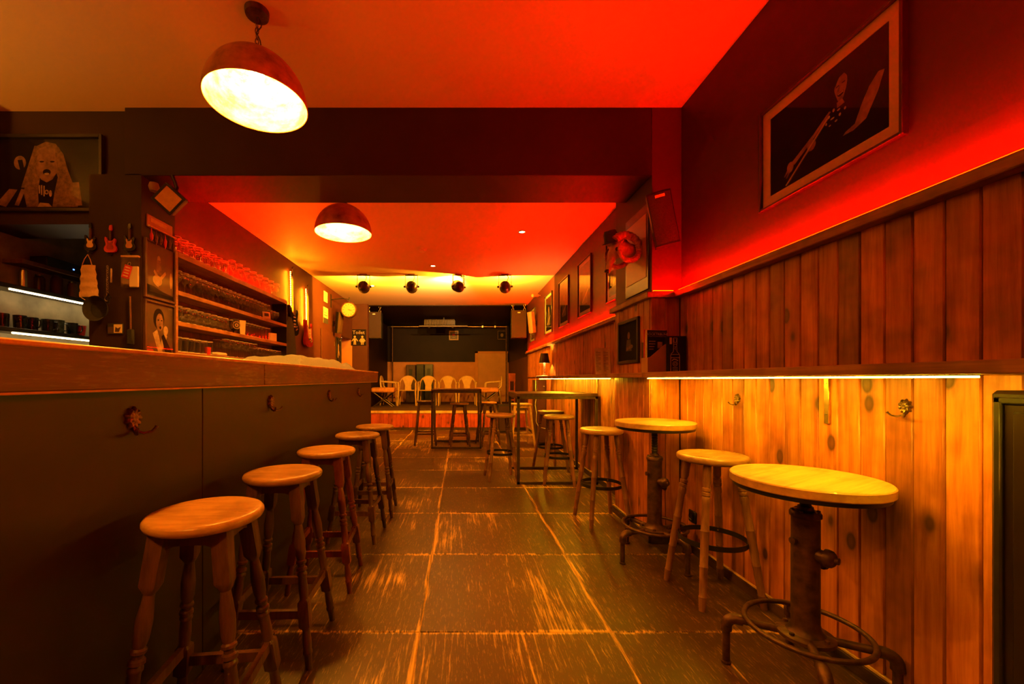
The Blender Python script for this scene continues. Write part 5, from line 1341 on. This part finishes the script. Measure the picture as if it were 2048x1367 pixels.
# heater with fins under the stage ceiling
YH = 11.3
t = thing('ceiling_heater', 'ribbed metal heater hanging under the dark stage ceiling', 'heater', (P(879,0,YH)[0], YH, P(0,652,YH)[2]))
part('tray', MB().box(-.56,.78,-.05,.08,-.02,.015,.004), 'frame_steel', t)
for k in range(26):
    x_ = -.40+.032*k; part('fin', MB().box(x_-.009, x_+.009, -.06, .07, .03, .18, .003), 'frame_steel', t)
part('spine', MB().box(-.43,.43,.07,.09,.02,.17), 'iron_black', t)
part('hanger', MB().tube([(.12,.02,.17),(.12,.02,H2-.02-P(0,652,YH)[2])], .03, 10), 'iron_black', t)
t = thing('lighting_bar', 'horizontal pipe bar with one upright across the back of the stage', 'pipe', (0, 12.85, 0))
zb = P(0, 653, 12.85)[2]
part('crossbar', MB().tube([(P(782,0,12.85)[0],0,zb),(P(1014,0,12.85)[0],0,zb)], .022, 10), 'brass', t)
part('upright', MB().tube([(P(785,0,12.85)[0],0,zb+.03),(P(785,0,12.85)[0],0,ST)], .020, 10), 'iron_rust', t)
part('upright', MB().tube([(P(1012.5,0,12.85)[0],0,zb+.03),(P(1012.5,0,12.85)[0],0,ST)], .020, 10), 'iron_rust', t)
for px in (858, 905, 965, 990): part('clamp', MB().box(P(px,0,12.85)[0]-.03, P(px,0,12.85)[0]+.03, -.035, .035, zb-.035, zb+.035, .005), 'steel', t)
# subwoofer and red stand by the stage
t = thing('subwoofer', 'black box speaker on the floor before the right end of the stage', 'speaker', (P(1009,0,8.85)[0], 8.85, 0))
part('cabinet', MB().box(-.13,.13,0,.34,0,.60,.010), 'black_plastic', t)
part('grille', MB().box(-.115,.115,-.010,0,.03,.57,.004), 'speaker_grille', t)
t = thing('wooden_stand', 'tall reddish wooden stand at the right edge of the stage', 'stand', (P(1024,0,9.9)[0], 9.9, ST))
part('panel', MB().box(-.085,.085,-.015,.015,.66,.86,.006), 'leg_wood_red', t)
for s_ in (-1, 1): part('upright', MB().box(s_*.06-.016, s_*.06+.016, -.014, .014, 0, .68, .004), 'leg_wood_red', t)
for z in (.2, .42): part('rung', MB().box(-.05,.05,-.010,.010,z,z+.03,.003), 'leg_wood_red', t)
t = thing('security_camera', 'small camera on a bracket high on the rear right wall', 'camera', P(1070, 590, 7.9))
part('body', MB().tube([(-.06,-.06,-.02),(.06,.02,.0)], .032, 12), 'beige_plastic', t)
part('bracket', MB().tube([(.04,.01,.0),(.08,.03,.01),(.11,.03,.0)], .012, 8), 'beige_plastic', t)

# ------------------------------------------------------------------ added unseen uplighters, amber fill for the front ceiling
def uplighter(loc, rz, label):
    t = thing('added_uplighter', label, 'added wall lamp', loc, (0,0,rz), 'added unseen uplighters in the front of the room')
    part('bowl', MB().lathe([(.02,-.10),(.07,-.085),(.115,-.045),(.13,0),(.125,0),(.110,-.042),(.065,-.078),(0,-.09)], 28, (0,-.14,0)), 'lamp_outer', t)
    part('bulb', MB().lathe([(0,-.07),(.03,-.055),(.04,-.035),(.03,-.015),(0,-.005)], 16, (0,-.14,0)), 'added_uplight_glow', t)
    part('arm', MB().tube([(0,0,-.10),(0,-.07,-.11),(0,-.14,-.10)], .012, 8).lathe([(0,0),(.05,0),(.05,.012),(0,.014)], 20, (0,0,-.10), Matrix.Rotation(PI/2,3,'X')), 'iron_black', t)
emit('added_uplight_glow', BULB, K_FILL)
uplighter((-4.05, 0.9, 2.25), PI/2, 'added unseen brass bowl uplighter on the left front wall')
uplighter((-4.05, -1.3, 2.25), PI/2, 'added unseen brass bowl uplighter on the left front wall, behind the first')
